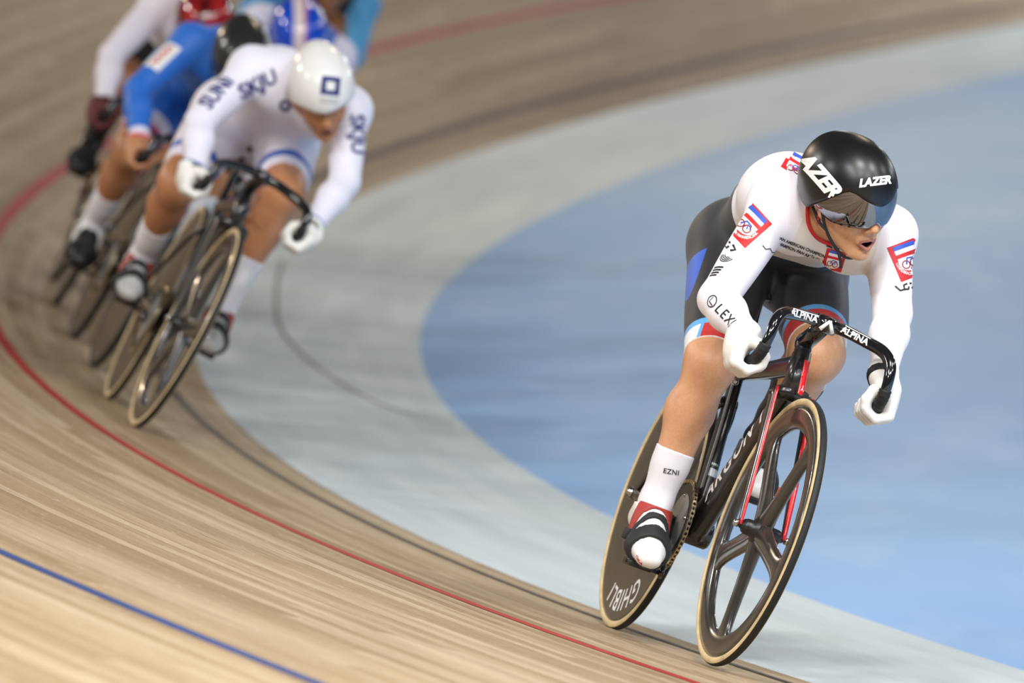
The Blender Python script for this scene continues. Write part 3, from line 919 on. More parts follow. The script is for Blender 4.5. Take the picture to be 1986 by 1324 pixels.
def make_rider(M, P, St, label, group=None, h=.007, main=False):
    root = empty('person', M, label, 'person', group)
    hip = {1: np.array([P['hip'][0], P['hip'][1], P['hip'][2]]), -1: np.array([P['hip'][0], -P['hip'][1], P['hip'][2]])}
    feet = {sg: foot_of(P['ped'][sg], P['pitch'][sg]) for sg in (1, -1)}
    knee = {sg: knee_ik(hip[sg], feet[sg]['ankle'], P['kneey'][sg], *P.get('legs', {}).get(sg, (.40, .40))) for sg in (1, -1)}
    sh, el, wr, gr = P['sh'], P['el'], P['wr'], P['grip']
    HC, HR = np.asarray(P['head'], float), P['headR']
    hp = lambda x, y, z: HC + HR @ np.array([x, y, z], float)
    g = P.get('girth', 1.)
    allp = np.array([*hip.values(), *knee.values(), *[q['toe'] for q in feet.values()], *[q['heel'] for q in feet.values()], *sh.values(), *el.values(), *gr.values(), HC])
    lo, hi = allp.min(0) - .17, allp.max(0) + .17
    fine = [(HC - .125, HC + .125, .0032)] if main else []
    F = Field(lo, hi, h, fine)
    # trunk
    pc = (hip[1] + hip[-1]) / 2
    c1, c2, c3 = [np.asarray(q, float) for q in P['spine']]
    F.cone(hip[-1], hip[1], .098 * g, .098 * g, .03)
    for sg in (1, -1):
        Y = np.array([0, sg, 0.])
        F.ell(pc + np.array([-.055, sg * .075, .0]), np.array([.105, .088, .105]) * g, k=.05)
        F.cone(pc + Y * .045 + np.array([.02, 0, .02]), c1 + Y * .044, .098 * g, .096 * g, .05)
        F.cone(c1 + Y * .044, c2 + Y * .060, .096 * g, .100 * g, .05)
        F.cone(c2 + Y * .060, c3 + Y * .070, .100 * g, .078 * g, .05)
        F.cone(c2 + Y * .105 + np.array([-.02, 0, -.01]), sh[sg] + np.array([-.04, -sg * .012, -.02]), .055, .05, .05)
        F.cone(c3 + np.array([.0, 0, .025]), sh[sg] + np.array([-.005, 0, .004]), .058, .060, .045)
        F.ell(c3 + np.array([.025, sg * .068, -.052]), (.060, .072, .058), k=.05)
    # neck
    nb = c3 + np.array([.03, 0, .03]); ne = hp(-.015, 0, -.055)
    F.cone(nb, ne, .062, .052, .04)
    # arms
    for sg in (1, -1):
        F.ell(sh[sg], (.064, .060, .064), k=.04)
        F.cone(sh[sg], el[sg], .052 * g, .041 * g, .03, bulge=.004)
        fa = (wr[sg] - el[sg])
        F.cone(el[sg], el[sg] + fa * .35, .040 * g, .042 * g, .02)
        F.cone(el[sg] + fa * .35, wr[sg], .042 * g, .028, .02)
        hand_prims(F, gr[sg], P['bar'], wr[sg] - gr[sg], sg)
        F.cone(wr[sg], gr[sg] + (wr[sg] - gr[sg]) * .55 + np.array([0, sg * .018, 0]), .027, .026, .02)
    # legs
    for sg in (1, -1):
        k_, a_ = knee[sg], feet[sg]['ankle']
        th = k_ - hip[sg]
        dn = nrm(np.cross(nrm(th), [0, 1, 0])); dn = dn if dn[2] < 0 else -dn
        F.cone(hip[sg] + th * .02 + np.array([0, sg * .012, 0]), k_ - th * .05, .098 * g, .060 * g, .05, bulge=.006)
        F.cone(hip[sg] + th * .30 - dn * .02, k_ - th * .08, .070 * g, .048 * g, .04, bulge=.008)
        F.ell(k_, (.055 * g,) * 3, k=.03)
        shn = a_ - k_
        bk = np.cross(nrm(shn), [0, 1, 0]); bk = nrm(bk); bk = bk if (bk[0] < 0) else -bk
        F.ell(k_ - bk * .022, (.040, .038, .042), k=.025)
        F.cone(k_ + bk * .004, k_ + shn * .35 + bk * .022, .050 * g, .056 * g, .03)
        F.cone(k_ + shn * .35 + bk * .022, k_ + shn * .72 + bk * .006, .056 * g, .038, .03)
        F.cone(k_ + shn * .08 - bk * .008, a_, .040 * g, .030, .03)
        F.cone(k_ + shn * .72 + bk * .006, a_, .038, .033, .02)
        ft = feet[sg]
        F.cone(ft['heel'] + ft['d'] * .025 + ft['u'] * .028, ft['ball'] + ft['u'] * .018, .028, .026, .02, sq=((0, 1, 0), 1.2))
        F.cone(a_, ft['ball'] + ft['u'] * .022, .032, .022, .025)
        F.cone(ft['ball'] + ft['u'] * .018, ft['toe'] - ft['d'] * .022 + ft['u'] * .016, .025, .018, .02, sq=((0, 1, 0), 1.45))
    # head and face
    Hh = lambda x, y, z, r, k=.015, mode='u': F.ell(hp(x, y, z), r if np.ndim(r) else (r, r, r), HR, k, mode)
    Hcn = lambda a, b, r1, r2, k=.012, mode='u': F.cone(hp(*a), hp(*b), r1, r2, k, mode=mode)
    Hh(-.008, 0, .030, (.096, .076, .092))
    Hh(.028, 0, -.030, (.064, .060, .082), .03)
    for sg in (1, -1):
        Hcn((-.012, sg * .052, -.048), (.058, sg * .018, -.106), .020, .014, .022)
        Hh(.058, sg * .036, -.032, .024, .02)
        Hh(-.004, sg * .076, -.012, (.018, .008, .030), .006)
    Hh(.074, 0, -.108, (.018, .020, .016), .018)
    Hcn((.078, -.034, .028), (.078, .034, .028), .013, .013, .014)
    for sg in (1, -1):
        Hh(.094, sg * .032, .006, .0145, .010, 's')
        Hh(.076, sg * .031, .006, .0125, .002)
    Hcn((.086, 0, .014), (.110, 0, -.030), .0075, .0115, .010)
    for sg in (1, -1): Hh(.101, sg * .0115, -.037, .0082, .006)
    Hh(.086, 0, -.064, (.016, .026, .022), .014)
    Hh(.104, 0, -.0740, (.032, .0200, .0098), .003, 's')
    for sg in (1, -1):
        Hcn((.086, sg * .0215, -.070), (.1005, sg * .004, -.0615), .0028, .0036, .004)
        Hcn((.086, sg * .0215, -.072), (.0965, sg * .004, -.0865), .0030, .0048, .004)
    body_D = F.D
    V, Q = F.mesh(smooth=1)
    # lips, mouth and brows are told apart by an attribute
    q = (V - HC) @ HR
    lip = np.zeros(len(V))
    up_l = (abs(q[:, 1]) < .024) & (q[:, 0] > .080) & (q[:, 2] < -.056 - abs(q[:, 1]) * .25) & (q[:, 2] > -.094)
    lip[up_l] = 1.
    lip[(abs(q[:, 1]) < .019) & (q[:, 0] > .06) & (q[:, 0] < .090) & (abs(q[:, 2] + .0735) < .010)] = 2.
    body = mesh_obj('body', V, Q, St['skin'], root, attrs={'lip': lip})
    # skinsuit: the body grown by the cloth, cut off at collar, cuffs and hems
    D = F.D - .003
    cn = nrm(ne - nb); cc = nb + cn * .045
    D = np.maximum(D, -np.maximum(-F.plane_d(cc, cn), F.capsule_d(cc, ne, .078)))
    D = np.maximum(D, -np.maximum(-F.plane_d(ne - cn * .01, cn), F.capsule_d(hp(.03, 0, -.055), hp(-.01, 0, .05), .106)))
    hemc = {}
    for sg in (1, -1):
        th = nrm(knee[sg] - hip[sg]); hc = hip[sg] + (knee[sg] - hip[sg]) * P.get('hem', {1: .80, -1: .80})[sg]; hemc[sg] = (hc, th)
        D = np.maximum(D, -np.maximum(-F.plane_d(hc, th), np.minimum(F.capsule_d(hc + th * .03, knee[sg], .14), np.minimum(F.capsule_d(knee[sg], feet[sg]['ankle'], .13), F.capsule_d(feet[sg]['heel'], feet[sg]['toe'], .12)))))
        wn = nrm(wr[sg] - el[sg]); wc = wr[sg] - wn * .004
        D = np.maximum(D, -np.maximum(-F.plane_d(wc, wn), F.capsule_d(wr[sg], gr[sg], .11)))
    V, Q = F.mesh(D, smooth=1)
    hem = np.full(len(V), .3); side = np.zeros(len(V)); cuff = np.full(len(V), .3)
    td = nrm(c2 - pc)
    waist = (V - (pc + (c1 - pc) * P.get('waist', .75))) @ td + P.get('waistslope', 0.) * (V[:, 2] - c1[2])
    def seg_d(a, b, sy=1.):
        a = np.asarray(a, float) * (1, sy, 1); b = np.asarray(b, float) * (1, sy, 1); W = V * (1, sy, 1); ba = b - a
        t = np.clip((W - a) @ ba / (ba @ ba), 0, 1); return np.linalg.norm(W - a - np.outer(t, ba), axis=1)
    d_tor = np.minimum(np.minimum(seg_d(pc, c1, .62), seg_d(c1, c2, .62)), seg_d(c2, c3, .62)) - .095
    d_leg = np.minimum(*[seg_d(hip[sg], knee[sg]) - .088 for sg in (1, -1)])
    far = np.minimum.reduce([seg_d(sh[sg], el[sg]) for sg in (1, -1)] + [seg_d(el[sg], wr[sg]) for sg in (1, -1)]) < .066
    waist = np.where(far & (waist > .02), .3, np.minimum(waist, np.clip((d_leg - d_tor) * 1.0 + .01, -.3, .3)))
    for sg in (1, -1):
        hc, th = hemc[sg]; t = -(V - hc) @ th; r = np.linalg.norm((V - hc) + np.outer(t, th), axis=1)
        m = (r < .13) & (t < .3); m &= ~far; hem[m] = np.minimum(hem[m], t[m]); side[m] = ((V[m, 1] - (hc[1] + (hip[sg][1] - hc[1]) * np.clip(t[m] / .3, 0, 1))) * sg)
        fa = nrm(el[sg] - wr[sg]); t = (V - (wr[sg] + fa * .004)) @ fa
        r = np.linalg.norm((V - wr[sg]) - np.outer((V - wr[sg]) @ fa, fa), axis=1); m = (r < .07) & (t < .26) & (t > -.05)
        cuff[m] = t[m]
    arm = np.minimum(*[np.where((V - sh[sg]) @ nrm(sh[sg] - c3) > -.03, -1., 0.) * 1. for sg in (1, -1)])
    front = (V[:, 0] - c1[0]) * .35 - (V[:, 2] - c1[2])
    suit = mesh_obj('skinsuit', V, Q, St['suit'], root, attrs={'hem': hem, 'side': side, 'waist': waist, 'cuff': cuff, 'arm': arm, 'front': front})
    out = dict(root=root, body=body, suit=suit, feet=feet, knee=knee, hip=hip, HC=HC, HR=HR, hp=hp, collar=(cc, cn))
    # collar band
    if main:
        ct = np.maximum(-F.plane_d(cc, cn), F.capsule_d(cc, ne, .078)); Dc = np.maximum(F.D - .0052, np.abs(ct) - .0045)
        Dc = np.maximum(Dc, F.capsule_d(nb, ne, .10)); Dc = np.maximum(Dc, -F.capsule_d(hp(.04, 0, -.07), hp(-.01, 0, .05), .085))
        V, Q = F.mesh(Dc, smooth=1); mesh_obj('collar', V, Q, REDT, suit)
    # socks
    for sg in (1, -1):
        a_, k_ = feet[sg]['ankle'], knee[sg]; st_ = P.get('sock', .62); ax_ = nrm(a_ - k_); sc_ = k_ + (a_ - k_) * st_
        lo_ = np.minimum(sc_, feet[sg]['heel']) - .09; hi_ = np.maximum(sc_, feet[sg]['ball']) + .09
        sl, X, Y, Z = F.sub(lo_, hi_)
        G = Field.__new__(Field); G.ax = [F.ax[i][sl[i]] for i in range(3)]; G.D = F.D[sl] - .0028
        Dk = np.maximum(G.D, -G.plane_d(sc_, ax_)); Dk = np.maximum(Dk, G.capsule_d(k_, a_ - feet[sg]['u'] * .02, .085)); Dk = np.maximum(Dk, -G.plane_d(a_ - feet[sg]['u'] * .026, nrm(feet[sg]['u'] - feet[sg]['d'] * .45)))
        V, Q = G.mesh(Dk, smooth=1); out['sock%d' % sg] = mesh_obj('sock', V, Q, St.get('sock', SOCK_W), root)
    # shoes
    for sg in (1, -1):
        ft = feet[sg]; hs = .003 if main else .006
        pts = np.array([ft['heel'], ft['toe'], ft['ankle'], ft['ball']]); S = Field(pts.min(0) - .06, pts.max(0) + .06, hs)
        d, u = ft['d'], ft['u']
        S.cone(ft['heel'] + d * .022 + u * .030, ft['heel'] + d * .022 + u * .058, .031, .029, .02, sq=((0, 1, 0), 1.0))
        S.cone(ft['heel'] + d * .03 + u * .024, ft['ball'] + u * .014, .029, .030, .03, sq=((0, 1, 0), 1.22))
        S.cone(ft['ball'] + u * .014, ft['toe'] - d * .026 + u * .012, .030, .024, .025, sq=((0, 1, 0), 1.40))
        S.cone(ft['ankle'] - u * .016 + d * .006, ft['ball'] + u * .028, .044, .031, .03, sq=((0, 1, 0), 1.05))
        ins = S.D.copy()
        S.D = np.maximum(S.D, -S.plane_d(ft['ball'] - u * .010, u))           # flat bottom
        S.D = np.maximum(S.D, S.plane_d(ft['ankle'] - u * .012, nrm(u - d * .45)))   # collar opening
        V, Q = S.mesh(smooth=1); shoe = mesh_obj('shoe', V, Q, St['shoe'], root); out['shoe%d' % sg] = shoe
        sole = np.maximum(ins - .0025, np.abs(S.plane_d(ft['ball'] - u * .012, u)) - .0065)
        V, Q = S.mesh(sole, smooth=1); mesh_obj('sole', V, Q, SHOE_B, shoe)
        for (c_, wd, mt, thick) in St.get('straps', []):
            cs = ft['ball'] + d * c_
            nn = nrm(d + u * .35)
            B = np.maximum(np.abs(S.D - .002) - thick, np.abs(S.plane_d(cs + u * .02, nn)) - wd); B = np.maximum(B, -S.plane_d(ft['ball'] - u * .004, u))
            V, Q = S.mesh(B, smooth=1); mesh_obj('strap', V, Q, mt, shoe)
        cs = ft['ball'] + d * .012
        B = np.maximum(np.abs(S.D - .004) - .0035, np.abs(S.plane_d(cs + u * .01, nrm(d + u * .12))) - .0165)
        V, Q = S.mesh(B, smooth=1); out['pstrap%d' % sg] = mesh_obj('pedal_strap', V, Q, MATT_BLACK, shoe)
    # gloves
    if St.get('glove'):
        for sg in (1, -1):
            gh = .0026 if main else .005
            G_ = gr[sg]; pts = np.array([G_, wr[sg]]); S = Field(pts.min(0) - .075, pts.max(0) + .075, gh)
            hand_prims(S, G_, P['bar'], wr[sg] - G_, sg, off=.0024)
            fa = nrm(el[sg] - wr[sg])
            S.cone(wr[sg] + fa * .05, wr[sg], .0345, .0325, .01); S.cone(wr[sg], G_ + (wr[sg] - G_) * .55 + np.array([0, sg * .018, 0]), .0325, .0285, .02)
            S.D = np.maximum(S.D, S.plane_d(wr[sg] + fa * .022, fa))
            V, Q = S.mesh(smooth=1); gl = mesh_obj('glove', V, Q, St['glove'], root); out['glove%d' % sg] = gl
            B = np.maximum(np.abs(S.D - .0012) - .0016, np.abs(S.plane_d(wr[sg] - fa * .010, fa)) - .009); B = np.maximum(B, -S.plane_d(wr[sg], np.array([.0, -sg, .0]) + nrm([1, 0, 0]) * .6))
            V, Q = S.mesh(B, smooth=1)
            if len(Q) and sg in St.get('bands', (1, -1)): mesh_obj('wrist_band', V, Q, St.get('band', GLOVE_B), gl)
    return out


def helmet(out, m_shell, style, m_visor=None):
    """smooth aero shell in the head's own frame, brim line cut as a function of the bearing"""
    root, HC, HR = out['root'], out['HC'], out['HR']
    hx, hy, hz = style.get('r', (.138, .104, .122)); cen = np.array(style.get('c', (-.012, 0, .022)))
    NA, NE = 96, 28

    def brim(az):
        x = abs(az)
        k = [0, .35, .75, 1.05, 1.35, 1.75, 2.3, math.pi]; v = style['brim']
        return np.interp(x, k, v)

    def ptf(az, el, g=0.):
        tail = 1 + style.get('tail', .18) * max(0, -math.cos(az)) ** 2
        ce = math.copysign(abs(math.cos(el)) ** .92, math.cos(el))
        return cen + np.array([(hx + g) * tail * ce * math.cos(az), (hy + g) * ce * math.sin(az), (hz + g) * math.sin(el)])
    V = []; F = []
    azs = [2 * math.pi * i / NA for i in range(NA)]
    sm = lambda az: sum(brim(((az + d + math.pi) % (2 * math.pi)) - math.pi) * w for d, w in ((-.12, .25), (0, .5), (.12, .25)))
    for i, az in enumerate(azs):
        e0 = sm(az)
        for j in range(NE):
            e = e0 + (math.pi / 2 - .0 - e0) * (j / NE) ** .9
            V.append(ptf(az, e))
        V.append(ptf(az, e0, -.012)); V.append(ptf(az, e0 + .25, -.016))
    top = len(V); V.append(ptf(0, math.pi / 2))
    st = NE + 2
    for i in range(NA):
        i2 = (i + 1) % NA
        for j in range(NE - 1): F.append((i * st + j, i2 * st + j, i2 * st + j + 1, i * st + j + 1))
        F.append((i * st + NE - 1, i2 * st + NE - 1, top))
        F.append((i2 * st, i * st, i * st + NE, i2 * st + NE)); F.append((i2 * st + NE, i * st + NE, i * st + NE + 1, i2 * st + NE + 1))
    W = np.array([HC + HR @ v for v in V])
    sh_ = mesh_obj('helmet', W, F, m_shell, root); out['helmet'] = sh_
    if m_visor:
        V = []; F = []; n1, n2 = 60, 12; A = style.get('va', 1.5)
        for g in (-.0025, -.0050):
            for i in range(n1 + 1):
                az = -A + 2 * A * i / n1; t = abs(az) / A
                e1 = sm(az) + .05; e0 = style['vlow'] + (e1 - .06 - style['vlow']) * max(0, (t - .68) / .32) ** 2.0 + style.get('vnose', .10) * math.exp(-(az / .13) ** 2)
                for j in range(n2 + 1):
                    V.append(ptf(az, e0 + (e1 - e0) * j / n2, g))
        m_ = (n1 + 1) * (n2 + 1)
        for i in range(n1):
            for j in range(n2):
                a = i * (n2 + 1) + j; F.append((a, a + n2 + 1, a + n2 + 2, a + 1)); F.append((m_ + a, m_ + a + 1, m_ + a + n2 + 2, m_ + a + n2 + 1))
            a = i * (n2 + 1); F.append((a, m_ + a, m_ + a + n2 + 1, a + n2 + 1))
            a += n2; F.append((a, a + n2 + 1, m_ + a + n2 + 1, m_ + a))
        out['visor'] = mesh_obj('visor', np.array([HC + HR @ v for v in V]), F, m_visor, sh_)
    return sh_


def Mx(f, l, u):
    return np.stack([np.asarray(f, float), np.asarray(l, float), np.asarray(u, float)], 1)


def gaze(A, right, down, roll):
    """head axes in the bicycle's frame from a world-space gaze: degrees to the right of the lens, below level, rolled"""
    a, b, r = [math.radians(v) for v in (right, down, roll)]
    f = np.array([math.sin(a) * math.cos(b), -math.cos(a) * math.cos(b), -math.sin(b)])
    u = np.array([0, 0, 1.]); u = nrm(u - f * u.dot(f)); l = np.cross(u, f)
    u = u * math.cos(r) + l * math.sin(r)
    return head_frame(A.T @ f, A.T @ u)


def pose_on_track(s, o, lean):
    e = .01
    T = nrm(surf(s - e, o) - surf(s + e, o)); yaw = math.atan2(T[0], -T[1]); pit = math.asin(T[2])
    f, l, u = axes(yaw, math.radians(lean), pit)
    return surf(s, o) - f * 1.0, f, l, u


# ---- leading rider
f1, l1, u1 = np.array([.223618, -.974157, .031830]), np.array([.912710, .197831, -.357525]), np.array([.341989, .109001, .933361])
O1 = np.array([.360679, 19.287657, .466336]) - u1 * R_W
M1 = frame_matrix(O1, f1, l1, u1); A1 = Mx(f1, l1, u1)
CR1 = .84
bike1, B1 = make_bike(M1, 'glossy black track bicycle with red fork stripes and five-spoke front wheel, nearest the camera', main=True, crank=CR1, steer=.02, rot=.62,
                      letters={'rear': [('GHIBLI', .078, .258, 2.98, WHITEP, False)]})
SKIN1 = skin_mat('skin_fair', L(212, 162, 124))
WHITE_S, BEIGE = L(236, 232, 238), L(226, 217, 206)
SUIT1 = zoned('suit_lead', WHITE_S, [
    (BEIGE, [('arm', -.5, .5)]),
    (L(34, 34, 37), [('waist', -9, 0.)]),
    (L(40, 92, 200), [('waist', -9, 0.), ('side', .096, 9), ('hem', .068, .295)]),
    (L(96, 168, 224), [('hem', -1, .060), ('waist', -9, 0)]),
    (L(192, 44, 44), [('hem', -1, .044), ('waist', -9, 0)]),
    (L(96, 168, 224), [('hem', -1, .044), ('side', .054, 9), ('waist', -9, 0)]),
    (L(236, 234, 238), [('hem', -1, .044), ('side', .060, 9), ('waist', -9, 0)]),
    (L(230, 215, 205), [('hem', -1, .003), ('waist', -9, 0)])], sheen=.15)
P1 = dict(hip=(.195, .088, .985), ped=B1['ped'], pitch={1: .31, -1: .42}, kneey={-1: -.125, 1: .108},
          spine=[(.345, -.022, 1.080), (.495, -.022, 1.118), (.615, -.012, 1.100)],
          sh={-1: np.array([.645, -.140, 1.088]), 1: np.array([.635, .145, 1.112])},
          el={-1: np.array([.79, -.238, .818]), 1: np.array([.765, .186, .935])},
          wr={-1: np.array([.945, -.182, .757]), 1: np.array([.935, .168, .783])},
          grip={-1: np.array([.968, -.166, .703]), 1: np.array([.958, .164, .701])}, bar=(-1, 0, -.16),
          head=(.805, -.018, 1.150), headR=gaze(A1, 33, 20, -4), hem={1: .885, -1: .95}, waist=1.15, sock=.62, legs={-1: (.437, .362), 1: (.41, .39)})
R1 = make_rider(M1, P1, dict(skin=SKIN1, suit=SUIT1, shoe=SHOE_W, glove=GLOVE_W, bands=(1,), straps=[(-.052, .016, STRAP_R, .0028), (-.020, .006, MATT_BLACK, .0026)]),
                'racer in white sleeves, black shorts and glossy black visored helmet, mouth open', h=.0048, main=True)
HELM1 = mat('helmet_black', (.006, .006, .0065), .34)
VISOR = mat('mirror_visor', (.22, .22, .24), .04, metal=1.)
helmet(R1, HELM1, dict(r=(.140, .106, .128), c=(-.014, 0, .026), brim=[.06, .17, .35, .12, -.12, -.42, -.40, -.34], vlow=-.44, va=1.5, vnose=.14), VISOR)

# ---- chasing riders
f2, l2, u2 = np.array([.132987, -.991111, .003748]), np.array([.877978, .116051, -.464420]), np.array([.459857, .065052, .885607])
O2 = np.array([-1.100085, 24.249308, .565928]) - u2 * R_W
M2 = frame_matrix(O2, f2, l2, u2); A2 = Mx(f2, l2, u2)
bike2, B2 = make_bike(M2, 'black track bicycle under the white-suited rider, front disc with white lettering', paint=CARBON, front='spoke', crank=math.pi + .06, steer=.05, wall=TAN, clamp=(.90, 0, .835), drop=.76, bar_w=.158, rot=.2, letters={'front': [('IVIIVIIVI', .056, .287, 4.1, WHITEP, False)]})
SKIN2 = skin_mat('skin_tan', L(186, 132, 94))
SUIT2 = zoned('suit_white_blue', L(228, 224, 236), [
    (L(36, 84, 178), [('hem', .040, .070)]),
    (L(36, 84, 178), [('cuff', -1, .022)])], sheen=.1)


def generic_pose(B, A, head=(.82, .03, 1.165), gz=(10, 48, 0), el=None, wr=None, sh=None, girth=1.03, kneey=None, pitch=.3, gx=.955, cl=None, low=0.):
    c = B['cl']
    gy = .166
    return dict(hip=(.19, .088, .955), ped=B['ped'], pitch={1: pitch, -1: pitch}, kneey=kneey or {-1: -.15, 1: .125},
                spine=[(.35, .01, 1.050 - low * .5), (.50, .02, 1.105 - low), (.60, .025, 1.125 - low)],
                sh=sh or {-1: np.array([.62, -.140, 1.105]), 1: np.array([.62, .180, 1.130])},
                el=el or {-1: np.array([.77, -.222, .895]), 1: np.array([.76, .25, .935])},
                wr=wr or {-1: np.array([.935, -.180, .745]), 1: np.array([.935, .200, .765])},
                grip={-1: np.array([c[0] + .058, -gy, c[2] - .114]), 1: np.array([c[0] + .058, gy, c[2] - .114])}, bar=(-1, 0, -.16),
                head=head, headR=gaze(A, *gz), girth=girth, waist=.9, sock=.55, hem={1: .86, -1: .86})


P2 = generic_pose(B2, A2, head=(.80, .062, 1.138), gz=(10, 38, -8), kneey={-1: -.165, 1: .122})
R2 = make_rider(M2, P2, dict(skin=SKIN2, suit=SUIT2, shoe=mat('shoe_grey', (.42, .41, .40), .4), glove=GLOVE_W, straps=[(-.050, .013, STRAP_R, .0028), (-.020, .010, MATT_BLACK, .0026)]),
                'racer in white skinsuit with blue cuffs and a white helmet, head down behind the leader')
HELM_W = mat('helmet_white', (.80, .78, .75), .3, coat=.3)
helmet(R2, HELM_W, dict(r=(.128, .101, .116), c=(-.010, 0, .026), brim=[-.02, .02, .04, -.06, -.26, -.40, -.36, -.30], tail=.25), None)

O3, f3, l3, u3 = pose_on_track(-3.207, .508, 27)
M3 = frame_matrix(O3, f3, l3, u3); A3 = Mx(f3, l3, u3)
bike3, B3 = make_bike(M3, 'black track bicycle under the bright blue rider, second in the chasing line', front='disc', crank=math.pi - .33, steer=.02, wall=MATT_BLACK, clamp=(.90, 0, .785), drop=.76, bar_w=.158)
SUIT3 = zoned('suit_blue', L(34, 104, 196), [
    (L(222, 216, 232), [('hem', .022, .075)]), (L(200, 60, 90), [('hem', .008, .026)]), (L(70, 36, 110), [('hem', -1, .010)]),
    (L(214, 60, 84), [('cuff', -1, .014)]), (L(224, 218, 232), [('cuff', .014, .045)])], sheen=.1)
P3 = generic_pose(B3, A3, wr={-1: np.array([.935, -.185, .715]), 1: np.array([.935, .2, .735])}, head=(.80, .012, 1.092), gz=(2, 42, 4), el={-1: np.array([.76, -.252, .862]), 1: np.array([.76, .25, .90])}, sh={-1: np.array([.62, -.15, 1.075]), 1: np.array([.62, .17, 1.085])}, low=.04)
R3 = make_rider(M3, P3, dict(skin=SKIN2, suit=SUIT3, shoe=SHOE_B, glove=None, straps=[(-.045, .011, SHOE_W, .0028), (-.085, .014, SHOE_W, .0028)]),
                'racer in bright blue skinsuit and black helmet, bare-handed, behind the white rider')
HELM3 = mat('helmet_charcoal', (.02, .02, .018), .3, coat=.3)
helmet(R3, HELM3, dict(r=(.136, .104, .122), c=(-.010, 0, .026), brim=[.06, .12, .18, .0, -.26, -.40, -.36, -.30], vlow=-.40, va=1.4, tail=.2), mat('dark_visor', (.02, .02, .02), .08, coat=.5))

O4, f4, l4, u4 = pose_on_track(.15, .20, 28)
M4 = frame_matrix(O4, f4, l4, u4); A4 = Mx(f4, l4, u4)
bike4, B4 = make_bike(M4, 'dark track bicycle mostly hidden behind the white rider, ridden under the blue helmet', front='disc', crank=2.3, wall=MATT_BLACK, clamp=(.90, 0, .835), drop=.76, bar_w=.158)
SUIT4 = zoned('suit_blue_white', L(40, 96, 190), [(L(222, 216, 232), [('arm', -9, -.5), ('cuff', .1, 9)])], sheen=.1)
R4 = make_rider(M4, generic_pose(B4, A4, head=(.80, .015, 1.130), gz=(4, 42, 4)), dict(skin=SKIN2, suit=SUIT4, shoe=SHOE_B, glove=GLOVE_B, straps=[]),
                'racer with blue helmet striped white and red, hidden behind the white-helmeted rider', h=.009)
HELM4 = zoned('helmet_blue', L(16, 78, 204), [(L(230, 214, 212), [('lat', -.030, .018)]), (L(196, 60, 80), [('lat', .010, .018)])], rough=.16, bump=0.)
MATS['helmet_blue'].node_tree.nodes['Principled BSDF'].inputs['Coat Weight'].default_value = .6
h4 = helmet(R4, HELM4, dict(r=(.136, .106, .122), c=(-.010, 0, .026), brim=[.02, .06, .1, -.04, -.26, -.40, -.36, -.30], tail=.2), None)
vv = np.array([v.co[:] for v in h4.data.vertices]); lt = (vv - R4['HC']) @ R4['HR'][:, 1]
a_ = h4.data.attributes.new('lat', 'FLOAT', 'POINT'); a_.data.foreach_set('value', lt.astype(np.float32))

O5, f5, l5, u5 = pose_on_track(-1.283, .568, 29)
M5 = frame_matrix(O5, f5, l5, u5); A5 = Mx(f5, l5, u5)
bike5, B5 = make_bike(M5, 'dark red track bicycle farthest out, ridden under the red helmet', paint=mat('red_frame', (.16, .012, .014), .25, coat=.4), front='disc', crank=math.pi + .75, wall=MATT_BLACK, clamp=(.90, 0, .765), drop=.76, bar_w=.158)
SUIT5 = zoned('suit_white_black', L(226, 218, 226), [(L(24, 22, 22), [('waist', -9, .0)])], sheen=.1)
R5 = make_rider(M5, generic_pose(B5, A5, low=.05, wr={-1: np.array([.925, -.185, .695]), 1: np.array([.935, .2, .70])}, head=(.80, .0, 1.10), gz=(2, 40, 4), el={-1: np.array([.77, -.235, .855]), 1: np.array([.76, .25, .86])}, sh={-1: np.array([.61, -.17, 1.09]), 1: np.array([.61, .16, 1.09])}), dict(skin=SKIN2, suit=SUIT5, shoe=SHOE_B, glove=mat('glove_maroon', (.10, .012, .012), .6), sock=mat('sock_black', (.015, .015, .016), .8), straps=[]),
                'racer in white long-sleeved top and shiny red helmet, farthest left of the chasing line', h=.008)
HELM5 = mat('helmet_red', (.30, .012, .014), .14, coat=.6, var=.9, vscale=14)
helmet(R5, HELM5, dict(r=(.136, .106, .122), c=(-.010, 0, .026), brim=[.02, .06, .1, -.04, -.26, -.40, -.36, -.30], tail=.2, vlow=-.4, va=1.4), mat('dark_visor', (.02, .02, .02), .08, coat=.5))

O6, f6, l6, u6 = pose_on_track(3.55, .28, 28)
M6 = frame_matrix(O6, f6, l6, u6); A6 = Mx(f6, l6, u6)
bike6, B6 = make_bike(M6, 'dark track bicycle at the back of the line, ridden under the pale blue rider', front='disc', crank=2.0, wall=MATT_BLACK, clamp=(.90, 0, .835), drop=.76, bar_w=.158)
SUIT6 = zoned('suit_sky', L(74, 156, 206), [(L(20, 24, 32), [('arm', -.5, 9)]), (L(196, 206, 224), [('cuff', .10, .16)])], sheen=.1)
R6 = make_rider(M6, generic_pose(B6, A6, head=(.80, .02, 1.175), gz=(2, 40, 4)), dict(skin=SKIN2, suit=SUIT6, shoe=SHOE_B, glove=GLOVE_B, straps=[]),
                'racer in pale blue sleeves at the very back, head beyond the picture top', h=.009)
helmet(R6, HELM3, dict(r=(.136, .106, .122), c=(-.010, 0, .026), brim=[.02, .06, .1, -.04, -.26, -.40, -.36, -.30], tail=.2), None)


# ------------------------------------------------------------------ print, badges and straps of the leading rider
T_suit = bvh_of(R1['suit']); SUITO = R1['suit']


